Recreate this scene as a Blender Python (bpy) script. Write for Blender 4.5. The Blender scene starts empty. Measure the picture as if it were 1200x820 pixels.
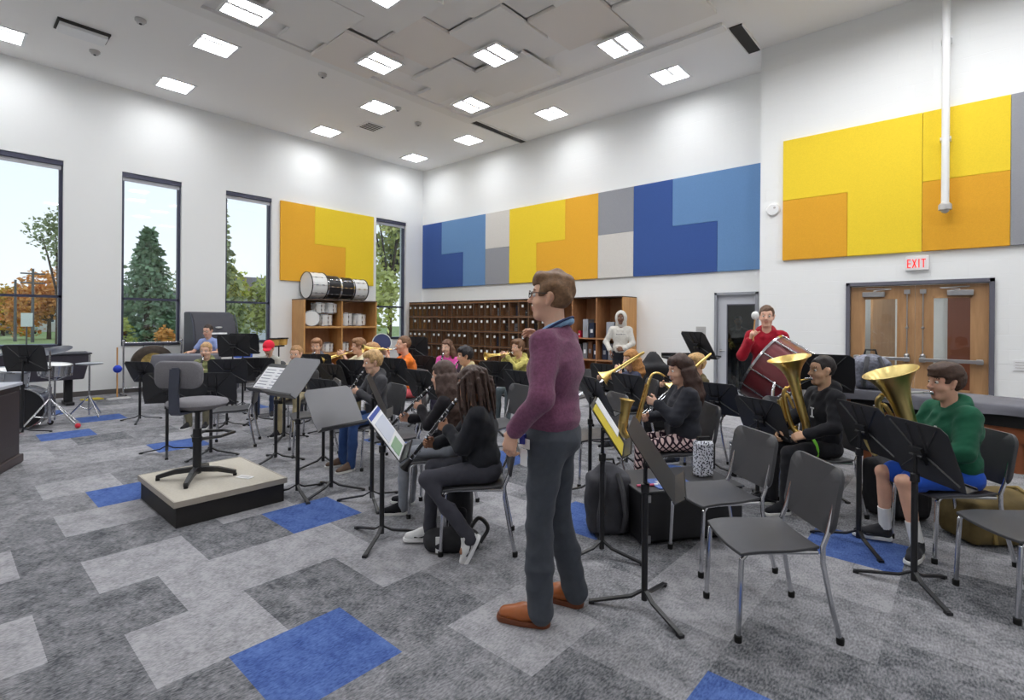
import bpy, math, random
import numpy as np
from mathutils import Vector, Matrix
R = math.radians
PI = math.pi
rng = random.Random(7)
C = bpy.context.scene.collection
sc = bpy.context.scene

# ------------------------------------------------------------------ helpers
def lin(r, g, b):
    f = lambda c: (c / 255 / 12.92) if c / 255 <= .04045 else ((c / 255 + .055) / 1.055) ** 2.4
    return (f(r), f(g), f(b), 1)

MATS = {}
def mat(name, col, rough=.6, metal=0., spec=.4, noise=None, bump=None, coat=0., emit=None, sheen=0., alpha=1.):
    """principled material; noise=(scale, amount) mottles the colour, bump=(scale, strength)"""
    if name in MATS: return MATS[name]
    m = bpy.data.materials.new(name); m.use_nodes = True
    nt = m.node_tree; b = nt.nodes['Principled BSDF']
    c = lin(*col)
    b.inputs['Base Color'].default_value = c
    b.inputs['Roughness'].default_value = rough
    b.inputs['Metallic'].default_value = metal
    b.inputs['Specular IOR Level'].default_value = spec
    b.inputs['Coat Weight'].default_value = coat
    b.inputs['Sheen Weight'].default_value = sheen
    if emit:
        b.inputs['Emission Color'].default_value = lin(*emit[0]); b.inputs['Emission Strength'].default_value = emit[1]
    if noise or bump:
        tc = nt.nodes.new('ShaderNodeTexCoord')
    if noise:
        n = nt.nodes.new('ShaderNodeTexNoise'); n.inputs['Scale'].default_value = noise[0]; n.inputs['Detail'].default_value = 5
        nt.links.new(tc.outputs['Object'], n.inputs['Vector'])
        rmp = nt.nodes.new('ShaderNodeMix'); rmp.data_type = 'RGBA'
        lo = [max(0, x * (1 - noise[1])) for x in c[:3]] + [1]; hi = [min(1, x * (1 + noise[1])) for x in c[:3]] + [1]
        rmp.inputs[6].default_value = lo; rmp.inputs[7].default_value = hi
        mr = nt.nodes.new('ShaderNodeMapRange'); mr.inputs[1].default_value = .3; mr.inputs[2].default_value = .7
        nt.links.new(n.outputs['Fac'], mr.inputs[0]); nt.links.new(mr.outputs[0], rmp.inputs[0])
        nt.links.new(rmp.outputs[2], b.inputs['Base Color'])
    if bump:
        n2 = nt.nodes.new('ShaderNodeTexNoise'); n2.inputs['Scale'].default_value = bump[0]; n2.inputs['Detail'].default_value = 3
        nt.links.new(tc.outputs['Object'], n2.inputs['Vector'])
        bp = nt.nodes.new('ShaderNodeBump'); bp.inputs['Strength'].default_value = bump[1]; bp.inputs['Distance'].default_value = .01
        nt.links.new(n2.outputs['Fac'], bp.inputs['Height']); nt.links.new(bp.outputs['Normal'], b.inputs['Normal'])
    MATS[name] = m
    return m

def wood(name, c1, c2, scale=(1, 12, 1), rough=.45):
    m = bpy.data.materials.new(name); m.use_nodes = True; nt = m.node_tree; b = nt.nodes['Principled BSDF']
    tc = nt.nodes.new('ShaderNodeTexCoord'); mp = nt.nodes.new('ShaderNodeMapping'); mp.inputs['Scale'].default_value = scale
    n = nt.nodes.new('ShaderNodeTexNoise'); n.inputs['Scale'].default_value = 3; n.inputs['Detail'].default_value = 6; n.inputs['Distortion'].default_value = .6
    mx = nt.nodes.new('ShaderNodeMix'); mx.data_type = 'RGBA'; mx.inputs[6].default_value = lin(*c1); mx.inputs[7].default_value = lin(*c2)
    mr = nt.nodes.new('ShaderNodeMapRange'); mr.inputs[1].default_value = .3; mr.inputs[2].default_value = .7
    nt.links.new(tc.outputs['Object'], mp.inputs[0]); nt.links.new(mp.outputs[0], n.inputs['Vector'])
    nt.links.new(n.outputs['Fac'], mr.inputs[0]); nt.links.new(mr.outputs[0], mx.inputs[0])
    nt.links.new(mx.outputs[2], b.inputs['Base Color']); b.inputs['Roughness'].default_value = rough
    MATS[name] = m
    return m

class MB:
    """collects shapes; build() links them as one mesh object"""
    def __init__(s): s.v = []; s.f = []; s.m = []; s.cur = 0
    def add(s, vs, fs):
        o = len(s.v); s.v += [tuple(v) for v in vs]; s.f += [tuple(i + o for i in f) for f in fs]; s.m += [s.cur] * len(fs); return s
    def box(s, c, d, rot=None):
        x, y, z = d[0] / 2, d[1] / 2, d[2] / 2
        vs = [Vector((a, b, e)) for a in (-x, x) for b in (-y, y) for e in (-z, z)]
        if rot is not None: vs = [rot @ v for v in vs]
        vs = [v + Vector(c) for v in vs]
        return s.add(vs, [(0, 1, 3, 2), (4, 6, 7, 5), (0, 4, 5, 1), (2, 3, 7, 6), (0, 2, 6, 4), (1, 5, 7, 3)])
    def box2(s, a, b): return s.box([(a[i] + b[i]) / 2 for i in range(3)], [abs(b[i] - a[i]) for i in range(3)])
    def tube(s, pts, r, n=10, closed=False, caps=True):
        pts = [Vector(p) for p in pts]; k = len(pts)
        rr = r if isinstance(r, (list, tuple)) else [r] * k
        vs = []; fs = []; prev = None
        for i, p in enumerate(pts):
            if closed: t = pts[(i + 1) % k] - pts[i - 1]
            else: t = pts[min(i + 1, k - 1)] - pts[max(i - 1, 0)]
            t = t.normalized() if t.length > 1e-9 else Vector((0, 0, 1))
            if prev is None:
                up = Vector((0, 0, 1)) if abs(t.z) < .9 else Vector((1, 0, 0))
                u = t.cross(up).normalized()
            else:
                u = prev - t * prev.dot(t)
                u = u.normalized() if u.length > 1e-6 else t.orthogonal().normalized()
            prev = u; w = t.cross(u)
            for j in range(n):
                a = 2 * PI * j / n
                vs.append(p + (u * math.cos(a) + w * math.sin(a)) * rr[i])
        seg = k if closed else k - 1
        for i in range(seg):
            for j in range(n):
                a = i * n + j; b = i * n + (j + 1) % n; c2 = ((i + 1) % k) * n + (j + 1) % n; d2 = ((i + 1) % k) * n + j
                fs.append((a, b, c2, d2))
        if caps and not closed:
            fs.append(tuple(range(n - 1, -1, -1))); fs.append(tuple((k - 1) * n + j for j in range(n)))
        return s.add(vs, fs)
    def cyl(s, a, b, r, r2=None, n=14): return s.tube([a, b], [r, r if r2 is None else r2], n)
    def lathe(s, prof, M=None, n=24, caps=True):
        """prof: [(r, h)] turned round local z, placed by matrix M"""
        M = M or Matrix()
        vs = []; fs = []; k = len(prof)
        for r, h in prof:
            for j in range(n):
                a = 2 * PI * j / n; vs.append(M @ Vector((r * math.cos(a), r * math.sin(a), h)))
        for i in range(k - 1):
            for j in range(n):
                fs.append((i * n + j, i * n + (j + 1) % n, (i + 1) * n + (j + 1) % n, (i + 1) * n + j))
        if caps and prof[0][0] > 1e-4: fs.append(tuple(range(n - 1, -1, -1)))
        if caps and prof[-1][0] > 1e-4: fs.append(tuple((k - 1) * n + j for j in range(n)))
        return s.add(vs, fs)
    def prism(s, poly, h, M=None):
        """poly: [(x,y)] counter-clockwise, from z=0 to z=h in the frame M"""
        M = M or Matrix(); n = len(poly)
        vs = [M @ Vector((x, y, 0)) for x, y in poly] + [M @ Vector((x, y, h)) for x, y in poly]
        fs = [tuple(range(n - 1, -1, -1)), tuple(range(n, 2 * n))]
        fs += [(i, (i + 1) % n, n + (i + 1) % n, n + i) for i in range(n)]
        return s.add(vs, fs)
    def ball(s, c, r, n=12, m=8, rot=None):
        rx, ry, rz = r if isinstance(r, (list, tuple)) else (r, r, r)
        vs = []; fs = []
        for i in range(m + 1):
            t = PI * i / m
            for j in range(n):
                a = 2 * PI * j / n
                p = Vector((rx * math.sin(t) * math.cos(a), ry * math.sin(t) * math.sin(a), rz * math.cos(t)))
                if rot is not None: p = rot @ p
                vs.append(p + Vector(c))
        for i in range(m):
            for j in range(n):
                fs.append((i * n + j, (i + 1) * n + j, (i + 1) * n + (j + 1) % n, i * n + (j + 1) % n))
        return s.add(vs, fs)
    def build(s, name, m, parent=None, smooth=35, bevel=0):
        me = bpy.data.meshes.new(name); me.from_pydata(s.v, [], s.f)
        ms = m if isinstance(m, (list, tuple)) else [m]
        for x in ms: me.materials.append(x)
        if len(ms) > 1: me.polygons.foreach_set('material_index', s.m)
        me.validate(); me.update()
        if smooth:
            me.shade_smooth(); me.set_sharp_from_angle(angle=R(smooth))
        o = bpy.data.objects.new(name, me); C.objects.link(o)
        if parent is not None: o.parent = parent
        if bevel:
            b = o.modifiers.new('bevel', 'BEVEL'); b.width = bevel; b.segments = 2; b.limit_method = 'ANGLE'; b.angle_limit = R(40)
        return o

def curve(pts, n=8):
    """a smooth line through the points"""
    P = [Vector(p) for p in pts]; P = [P[0] * 2 - P[1]] + P + [P[-1] * 2 - P[-2]]; out = []
    for i in range(1, len(P) - 2):
        for k in range(n):
            t = k / n; a, b2, c, d = P[i - 1:i + 3]
            out.append(.5 * ((2 * b2) + (c - a) * t + (2 * a - 5 * b2 + 4 * c - d) * t * t + (3 * b2 - a - 3 * c + d) * t ** 3))
    return out + [P[-2]]
def rrect(w, h, r, n=5):
    """rounded rectangle outline centred on the origin"""
    out = []
    for cx, cy, a0 in ((w / 2 - r, h / 2 - r, 0), (-w / 2 + r, h / 2 - r, 90), (-w / 2 + r, -h / 2 + r, 180), (w / 2 - r, -h / 2 + r, 270)):
        for i in range(n + 1):
            a = R(a0 + 90 * i / n); out.append((cx + r * math.cos(a), cy + r * math.sin(a)))
    return out

def frame(o, x, y, z):
    """matrix from an origin and three axes"""
    M = Matrix.Identity(4)
    for i, a in enumerate((x, y, z)):
        a = Vector(a)
        for k in range(3): M[k][i] = a[k]
    for k in range(3): M[k][3] = o[k]
    return M
def along(o, d, up=(0, 0, 1)):
    """matrix at o whose z axis runs along d"""
    z = Vector(d).normalized(); u = Vector(up)
    if abs(z.dot(u)) > .98: u = Vector((1, 0, 0))
    x = u.cross(z).normalized(); y = z.cross(x)
    return frame(o, x, y, z)

def tag(o, label, cat, group=None):
    o['kind'] = 'thing'
    o['label'] = label; o['category'] = cat
    if group: o['group'] = group
    return o
def thing(name, label, cat, loc=(0, 0, 0), rz=0., group=None):
    o = bpy.data.objects.new(name, None); C.objects.link(o); o.empty_display_size = .1
    o.location = loc; o.rotation_euler = (0, 0, rz)
    return tag(o, label, cat, group)
def struct(o): o['kind'] = 'structure'; return o
def copy_tree(root, loc, rz, label=None, group=None):
    r = root.copy(); C.objects.link(r); r.location = loc; r.rotation_euler = (0, 0, rz)
    if label: r['label'] = label
    if group: r['group'] = group
    for ch in list(root.children):
        c = ch.copy(); C.objects.link(c); c.parent = r
        for g in list(ch.children):
            d = g.copy(); C.objects.link(d); d.parent = c
    return r
def heading(deg): return Vector((math.cos(R(deg)), math.sin(R(deg)), 0))

# ------------------------------------------------------------------ organic surfaces: a distance grid and its surface
class SDF:
    def __init__(s, lo, hi, res):
        s.res = res; s.lo = np.array(lo, float) - res * 3
        s.n = np.ceil((np.array(hi) - s.lo) / res).astype(int) + 4
        s.ax = [s.lo[i] + res * np.arange(s.n[i]) for i in range(3)]
        s.v = np.full(s.n, .2, np.float32); s.id = np.zeros(s.n, np.int8)
    def sub(s, lo, hi, pad):
        i0 = np.maximum(0, np.floor((np.array(lo) - pad - s.lo) / s.res).astype(int)); i1 = np.minimum(s.n, np.ceil((np.array(hi) + pad - s.lo) / s.res).astype(int) + 1)
        if (i1 <= i0).any(): return None, None
        sl = tuple(slice(i0[k], i1[k]) for k in range(3))
        g = np.meshgrid(*[s.ax[k][sl[k]].astype(np.float32) for k in range(3)], indexing='ij', sparse=True)
        return sl, g
    def put(s, sl, d, k, mid):
        a = s.v[sl]
        if mid is not None:
            w = d < a; s.id[sl][w] = mid
        if k > 0:
            h = np.clip(.5 + .5 * (a - d) / k, 0, 1); s.v[sl] = a * (1 - h) + d * h - k * h * (1 - h)
        else: s.v[sl] = np.minimum(a, d)
    def cut(s, sl, d, k):
        a = s.v[sl]; d = -d
        if k > 0:
            h = np.clip(.5 - .5 * (a - d) / k, 0, 1); s.v[sl] = a * (1 - h) + d * h + k * h * (1 - h)
        else: s.v[sl] = np.maximum(a, d)
    def _cone(s, g, a, b, ra, rb):
        a = np.array(a, np.float32); b = np.array(b, np.float32); ab = b - a; L2 = max(float(ab @ ab), 1e-9)
        t = np.clip(((g[0] - a[0]) * ab[0] + (g[1] - a[1]) * ab[1] + (g[2] - a[2]) * ab[2]) / L2, 0, 1)
        return np.sqrt((g[0] - a[0] - t * ab[0]) ** 2 + (g[1] - a[1] - t * ab[1]) ** 2 + (g[2] - a[2] - t * ab[2]) ** 2) - (ra + (rb - ra) * t)
    def cone(s, a, b, ra, rb=None, k=.02, mid=None, cut=False):
        rb = ra if rb is None else rb; m = max(ra, rb)
        lo = np.minimum(a, b) - m; hi = np.maximum(a, b) + m
        sl, g = s.sub(lo, hi, k + s.res * 2 + .01)
        if sl is None: return
        d = s._cone(g, a, b, ra, rb)
        s.cut(sl, d, k) if cut else s.put(sl, d, k, mid)
    def chain(s, pts, rs, k=.02, mid=None):
        for i in range(len(pts) - 1): s.cone(pts[i], pts[i + 1], rs[i], rs[i + 1], k, mid)
    def ell(s, c, r, rot=None, k=.02, mid=None, cut=False):
        c = np.array(c, np.float32); m = max(r)
        sl, g = s.sub(c - m, c + m, k + s.res * 2 + .01)
        if sl is None: return
        p = [g[i] - c[i] for i in range(3)]
        if rot is not None:
            Q = np.array(rot.to_3x3())
            p = [Q[0][i] * p[0] + Q[1][i] * p[1] + Q[2][i] * p[2] for i in range(3)]
        k0 = np.sqrt((p[0] / r[0]) ** 2 + (p[1] / r[1]) ** 2 + (p[2] / r[2]) ** 2)
        k1 = np.sqrt((p[0] / r[0] ** 2) ** 2 + (p[1] / r[1] ** 2) ** 2 + (p[2] / r[2] ** 2) ** 2)
        d = k0 * (k0 - 1) / np.maximum(k1, 1e-6)
        s.cut(sl, d, k) if cut else s.put(sl, d, k, mid)
    def slab(s, c, half, rot=None, r=.0, k=.0, mid=None, cut=False):
        c = np.array(c, np.float32); m = float(np.linalg.norm(half)) + r
        sl, g = s.sub(c - m, c + m, k + s.res * 2 + .01)
        if sl is None: return
        p = [g[i] - c[i] for i in range(3)]
        if rot is not None:
            Q = np.array(rot.to_3x3())
            p = [Q[0][i] * p[0] + Q[1][i] * p[1] + Q[2][i] * p[2] for i in range(3)]
        q = [np.abs(p[i]) - half[i] for i in range(3)]
        d = np.sqrt(np.maximum(q[0], 0) ** 2 + np.maximum(q[1], 0) ** 2 + np.maximum(q[2], 0) ** 2) + np.minimum(np.maximum(np.maximum(q[0], q[1]), q[2]), 0) - r
        s.cut(sl, d, k) if cut else s.put(sl, d, k, mid)
    def wrinkle(s, amp, freq, seed=0, fold=False):
        q = np.random.RandomState(seed); g = np.meshgrid(*[a.astype(np.float32) for a in s.ax], indexing='ij', sparse=True)
        n = 0
        for i in range(6):
            w = q.normal(size=3); w = w / np.linalg.norm(w) * freq * q.uniform(.5, 1.6)
            t = np.sin(w[0] * g[0] + w[1] * g[1] + w[2] * g[2] + q.uniform(0, 6.3) + 1.3 * np.sin(g[2] * freq * .45 + g[0] * freq * .2 + i))
            n = n + (t if not fold else 1.6 * np.abs(t) - 1)
        s.v += (amp / 3) * n
    def mesh(s):
        v = s.v; neg = v < 0
        n = s.n
        acc = np.zeros((n[0] - 1, n[1] - 1, n[2] - 1, 3), np.float32); cnt = np.zeros((n[0] - 1, n[1] - 1, n[2] - 1), np.float32)
        edges = []
        for axis in range(3):
            sa = [slice(None)] * 3; sb = [slice(None)] * 3; sa[axis] = slice(0, -1); sb[axis] = slice(1, None)
            A = v[tuple(sa)]; B = v[tuple(sb)]; ch = neg[tuple(sa)] != neg[tuple(sb)]
            idx = np.argwhere(ch)
            if not len(idx): continue
            av = A[ch]; bv = B[ch]; t = av / (av - bv)
            pos = idx.astype(np.float32); pos[:, axis] += t
            o1, o2 = [k for k in range(3) if k != axis]
            for d1 in (0, -1):
                for d2 in (0, -1):
                    ci = idx.copy(); ci[:, o1] += d1; ci[:, o2] += d2
                    ok = (ci[:, o1] >= 0) & (ci[:, o2] >= 0) & (ci[:, o1] < n[o1] - 1) & (ci[:, o2] < n[o2] - 1)
                    c = ci[ok]
                    np.add.at(acc, (c[:, 0], c[:, 1], c[:, 2]), pos[ok]); np.add.at(cnt, (c[:, 0], c[:, 1], c[:, 2]), 1)
            edges.append((axis, o1, o2, idx, neg[tuple(sa)][ch]))
        vid = np.full(cnt.shape, -1, np.int64); m = cnt > 0; vid[m] = np.arange(m.sum())
        verts = acc[m] / cnt[m][:, None] * s.res + s.lo
        faces = []
        for axis, o1, o2, idx, sg in edges:
            q = []
            for d1, d2 in ((0, 0), (-1, 0), (-1, -1), (0, -1)):
                ci = idx.copy(); ci[:, o1] += d1; ci[:, o2] += d2
                ci = np.maximum(ci, 0); ci = np.minimum(ci, np.array(cnt.shape) - 1)
                q.append(vid[ci[:, 0], ci[:, 1], ci[:, 2]])
            q = np.stack(q, 1)
            flip = sg if axis != 1 else ~sg
            q[flip] = q[flip][:, ::-1]
            faces.append(q[(q >= 0).all(1)])
        faces = np.concatenate(faces) if faces else np.zeros((0, 4), int)
        cell = np.argwhere(m); mids = s.id[cell[:, 0], cell[:, 1], cell[:, 2]]
        return verts, faces, mids
    def build(s, name, mats, parent=None, M=None):
        verts, faces, mids = s.mesh()
        me = bpy.data.meshes.new(name)
        if M is not None:
            Q = np.array(M); verts = verts @ Q[:3, :3].T + Q[:3, 3]
        me.vertices.add(len(verts)); me.vertices.foreach_set('co', verts.astype(np.float32).ravel())
        me.loops.add(len(faces) * 4); me.loops.foreach_set('vertex_index', faces[:, ::-1].astype(np.int32).ravel())
        me.polygons.add(len(faces)); me.polygons.foreach_set('loop_start', np.arange(0, len(faces) * 4, 4, dtype=np.int32))
        ms = mats if isinstance(mats, (list, tuple)) else [mats]
        for x in ms: me.materials.append(x)
        if len(ms) > 1: me.polygons.foreach_set('material_index', np.clip(mids[faces[:, 0]], 0, len(ms) - 1).astype(np.int32))
        me.update(calc_edges=True); me.validate(); me.shade_smooth()
        o = bpy.data.objects.new(name, me); C.objects.link(o)
        if parent is not None: o.parent = parent
        return o
# ------------------------------------------------------------------ materials of the room
XL, YB, YJ, ZC = -13.11, 10.42, 9.56, 6.32
XR, YF = 5.2, -4.2
def wallmat(name, col, axis, strength):
    m = bpy.data.materials.new(name); m.use_nodes = True; nt = m.node_tree; b = nt.nodes['Principled BSDF']
    b.inputs['Base Color'].default_value = lin(*col); b.inputs['Roughness'].default_value = .7; b.inputs['Specular IOR Level'].default_value = .25
    tc = nt.nodes.new('ShaderNodeTexCoord'); sp = nt.nodes.new('ShaderNodeSeparateXYZ'); cb = nt.nodes.new('ShaderNodeCombineXYZ')
    nt.links.new(tc.outputs['Object'], sp.inputs[0]); nt.links.new(sp.outputs[axis], cb.inputs[0]); nt.links.new(sp.outputs[2], cb.inputs[1])
    br = nt.nodes.new('ShaderNodeTexBrick'); br.inputs['Scale'].default_value = 1; br.inputs['Brick Width'].default_value = .406; br.inputs['Row Height'].default_value = .203
    br.inputs['Mortar Size'].default_value = .006; br.inputs['Mortar Smooth'].default_value = .6
    br.inputs['Color1'].default_value = br.inputs['Color2'].default_value = (1, 1, 1, 1); br.inputs['Mortar'].default_value = (0, 0, 0, 1)
    nt.links.new(cb.outputs[0], br.inputs['Vector'])
    bp = nt.nodes.new('ShaderNodeBump'); bp.inputs['Strength'].default_value = strength; bp.inputs['Distance'].default_value = .006
    nt.links.new(br.outputs['Color'], bp.inputs['Height']); nt.links.new(bp.outputs['Normal'], b.inputs['Normal'])
    return m
M_wall_l = mat('paint_left_wall', (240, 241, 240), .75, spec=.25, bump=(60, .05))
M_wall_b = wallmat('painted_block_back', (240, 241, 240), 0, .3)
M_wall_p = mat('plain_paint', (228, 228, 226), .75, spec=.25)
M_ceil = mat('ceiling_paint', (246, 244, 242), .85, spec=.2)
M_base = mat('rubber_base', (92, 88, 86), .6)
M_black = mat('black_plastic', (26, 26, 28), .45)
M_frame = mat('window_frame_paint', (62, 64, 84), .4)
M_white = mat('white_plastic', (236, 236, 236), .45)
M_chrome = mat('chrome', (205, 206, 210), .18, metal=1.)
M_steel = mat('brushed_steel', (178, 178, 180), .35, metal=1.)
M_doorwood = wood('door_wood', (182, 142, 100), (162, 122, 84), (6, 6, .7), .4)
M_shelfwood = wood('shelf_wood', (208, 158, 98), (190, 138, 80), (4, 4, .8), .45)
M_cubwood = wood('cubby_wood', (176, 126, 86), (152, 106, 70), (4, 4, .8), .5)
M_dframe = mat('door_frame_paint', (98, 98, 108), .45)
M_gdoor = mat('grey_door_paint', (196, 198, 204), .45)
def glassmat(name, tint, gloss, ior=1.5):
    m = bpy.data.materials.new(name); m.use_nodes = True; nt = m.node_tree; nt.nodes.remove(nt.nodes['Principled BSDF'])
    out = nt.nodes['Material Output']; t = nt.nodes.new('ShaderNodeBsdfTransparent'); t.inputs[0].default_value = tint
    g = nt.nodes.new('ShaderNodeBsdfGlossy'); g.inputs['Roughness'].default_value = .02; mx = nt.nodes.new('ShaderNodeMixShader')
    fr = nt.nodes.new('ShaderNodeFresnel'); fr.inputs[0].default_value = ior
    ml = nt.nodes.new('ShaderNodeMath'); ml.operation = 'MULTIPLY'; ml.inputs[1].default_value = gloss
    nt.links.new(fr.outputs[0], ml.inputs[0]); nt.links.new(ml.outputs[0], mx.inputs[0])
    nt.links.new(t.outputs[0], mx.inputs[1]); nt.links.new(g.outputs[0], mx.inputs[2]); nt.links.new(mx.outputs[0], out.inputs[0])
    return m
M_glass = glassmat('window_glass', (.95, .97, .97, 1), .8)
M_dglass = glassmat('door_glass', (.78, .82, .82, 1), 1.6)

# ------------------------------------------------------------------ floor of carpet tiles, a shade and a colour per tile
def carpet():
    T = .557; X0, Y0 = -4.2, 1.745
    blue = {'P': [(-2.25, 1.2), (-3.92, 2.0), (-5.78, 1.1), (-.6, 4.25), (-.6, 2.05), (-10.2, 1.9), (-8.75, 1.15), (-7.05, 1.9), (-9.4, 3.66), (-5.75, 3.82),
                  (-3.81, 4.24), (-2.18, 3.31), (-2.41, 5.32), (-11.0, 1.0), (-3.3, -1.4), (.9, 1.2), (-6.9, 6.2)]}
    light = [(-2.77, .81), (-3.43, 1.1), (-3.94, .82), (-3.33, .3), (-4.44, .32), (-5.97, .87), (-4.91, .79), (-1.0, 3.2), (-.9, 2.9), (-1.6, 2.2), (-.4, 3.5), (-2.9, 2.1)]
    dark = [(-3.39, .79), (-3.87, 1.34), (-4.44, .78), (-2.78, 1.36), (-3.8, .5), (-2.97, .47), (-2.45, .75), (-2.26, 1.91), (-1.32, 1.85), (-.69, 2.61), (-.17, 3.05), (-2.35, 1.4)]
    def cell(x, y):
        i = math.floor((x - X0) / T); off = Y0 if i % 2 == 0 else Y0 - T / 2
        return i, math.floor((y - off) / T)
    B = {cell(*p) for p in blue['P']}; L = {cell(*p) for p in light}; D = {cell(*p) for p in dark}
    r = random.Random(11); vs = []; fs = []; mi = []; sh = []
    i0 = math.floor((XL - .3 - X0) / T); i1 = math.ceil((XR - X0) / T)
    for i in range(i0, i1):
        off = Y0 if i % 2 == 0 else Y0 - T / 2
        for j in range(math.floor((YF - off) / T), math.ceil((YB + .3 - off) / T)):
            x, y = X0 + i * T, off + j * T
            o = len(vs); vs += [(x, y, 0), (x + T, y, 0), (x + T, y + T, 0), (x, y + T, 0)]; fs.append((o, o + 1, o + 2, o + 3))
            k = r.random(); s = r.choice([.3, .42, .5, .58, .68, .8]) + r.uniform(-.05, .05)
            if (i, j) in L: s = .78
            if (i, j) in D: s = .3
            mi.append(1 if (i, j) in B else 0); sh.append(s if (i, j) not in B else .5)
    me = bpy.data.meshes.new('floor'); me.from_pydata(vs, [], fs)
    ca = me.color_attributes.new('shade', 'FLOAT_COLOR', 'CORNER')
    for p in me.polygons:
        for li in p.loop_indices: ca.data[li].color = (sh[p.index],) * 3 + (1,)
    def cm(name, lo, hi):
        m = bpy.data.materials.new(name); m.use_nodes = True; nt = m.node_tree; b = nt.nodes['Principled BSDF']
        b.inputs['Roughness'].default_value = .95; b.inputs['Specular IOR Level'].default_value = .1
        at = nt.nodes.new('ShaderNodeVertexColor'); at.layer_name = 'shade'
        tc = nt.nodes.new('ShaderNodeTexCoord')
        n1 = nt.nodes.new('ShaderNodeTexNoise'); n1.inputs['Scale'].default_value = 7; n1.inputs['Detail'].default_value = 8; n1.inputs['Roughness'].default_value = .75
        mp = nt.nodes.new('ShaderNodeMapping'); mp.inputs['Scale'].default_value = (1, .35, 1)
        n2 = nt.nodes.new('ShaderNodeTexNoise'); n2.inputs['Scale'].default_value = 110; n2.inputs['Detail'].default_value = 2
        nt.links.new(tc.outputs['Object'], n1.inputs['Vector']); nt.links.new(tc.outputs['Object'], mp.inputs[0]); nt.links.new(mp.outputs[0], n2.inputs['Vector'])
        def M(op, a, b2=None):
            q = nt.nodes.new('ShaderNodeMath'); q.operation = op
            for k, z in enumerate((a, b2)):
                if z is None: continue
                if isinstance(z, (int, float)): q.inputs[k].default_value = z
                else: nt.links.new(z, q.inputs[k])
            return q.outputs[0]
        a1 = M('MULTIPLY', M('SUBTRACT', n1.outputs['Fac'], .5), 1.7)
        a2 = M('MULTIPLY', M('SUBTRACT', n2.outputs['Fac'], .5), 1.3)
        f = M('ADD', M('ADD', at.outputs['Color'], a1), a2)
        mx = nt.nodes.new('ShaderNodeMix'); mx.data_type = 'RGBA'; mx.clamp_factor = True
        mx.inputs[6].default_value = lin(*lo); mx.inputs[7].default_value = lin(*hi)
        nt.links.new(f, mx.inputs[0]); nt.links.new(mx.outputs[2], b.inputs['Base Color'])
        bp = nt.nodes.new('ShaderNodeBump'); bp.inputs['Strength'].default_value = .4; bp.inputs['Distance'].default_value = .004
        nt.links.new(n2.outputs['Fac'], bp.inputs['Height']); nt.links.new(bp.outputs['Normal'], b.inputs['Normal'])
        return m
    me.materials.append(cm('carpet_grey', (74, 77, 81), (170, 169, 173))); me.materials.append(cm('carpet_blue', (44, 66, 122), (98, 124, 184)))
    me.polygons.foreach_set('material_index', mi); me.update()
    o = bpy.data.objects.new('floor', me); C.objects.link(o); struct(o)
carpet()

# ------------------------------------------------------------------ walls, windows
WIN = [(.59, 1.67), (2.59, 3.67), (4.58, 5.65), (8.7, 9.78)]
WZ0, WZ1 = .98, 4.59
b = MB(); T = .32; y = YF - .3
for y0, y1 in WIN:
    b.box2((XL - T, y, 0), (XL, y0, ZC)); b.box2((XL - T, y0, 0), (XL, y1, WZ0)); b.box2((XL - T, y0, WZ1), (XL, y1, ZC)); y = y1
b.box2((XL - T, y, 0), (XL, YB + .3, ZC)); struct(b.build('wall_left', M_wall_l, smooth=0))
b = MB()
b.box2((XL - T, YB, 0), (-3.8, YB + .3, ZC)); b.box2((-3.8, YB, 2.15), (-2.98, YB + .3, ZC)); b.box2((-2.98, YB, 0), (-2.72, YB + .3, ZC))
struct(b.build('wall_back', M_wall_b, smooth=0))
b = MB(); b.box2((-2.72, YJ, 0), (-1.44, YJ + .25, ZC)); b.box2((-1.44, YJ, 2.19), (.27, YJ + .25, ZC)); b.box2((.27, YJ, 0), (XR + .3, YJ + .25, ZC))
b.box2((-2.72, YJ + .25, 0), (-2.47, YB + .3, ZC)); struct(b.build('wall_back_doors', M_wall_b, smooth=0))
struct(MB().box2((XR, YF, 0), (XR + .3, YJ, ZC)).build('wall_right', M_wall_p, smooth=0))
struct(MB().box2((XL - T, YF - .3, 0), (XR + .3, YF, ZC)).build('wall_front', M_wall_p, smooth=0))
struct(MB().box2((XL, YF, 0), (XL + .012, YB, .1)).build('baseboard_left', M_base, smooth=0))
struct(MB().box2((XL, YB - .012, 0), (-3.85, YB, .1)).build('baseboard_back', M_base, smooth=0))
b = MB(); b.box2((-2.72, YJ - .012, 0), (-1.5, YJ, .1)); b.box2((.33, YJ - .012, 0), (XR, YJ, .1)); struct(b.build('baseboard_doors', M_base, smooth=0))

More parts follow.
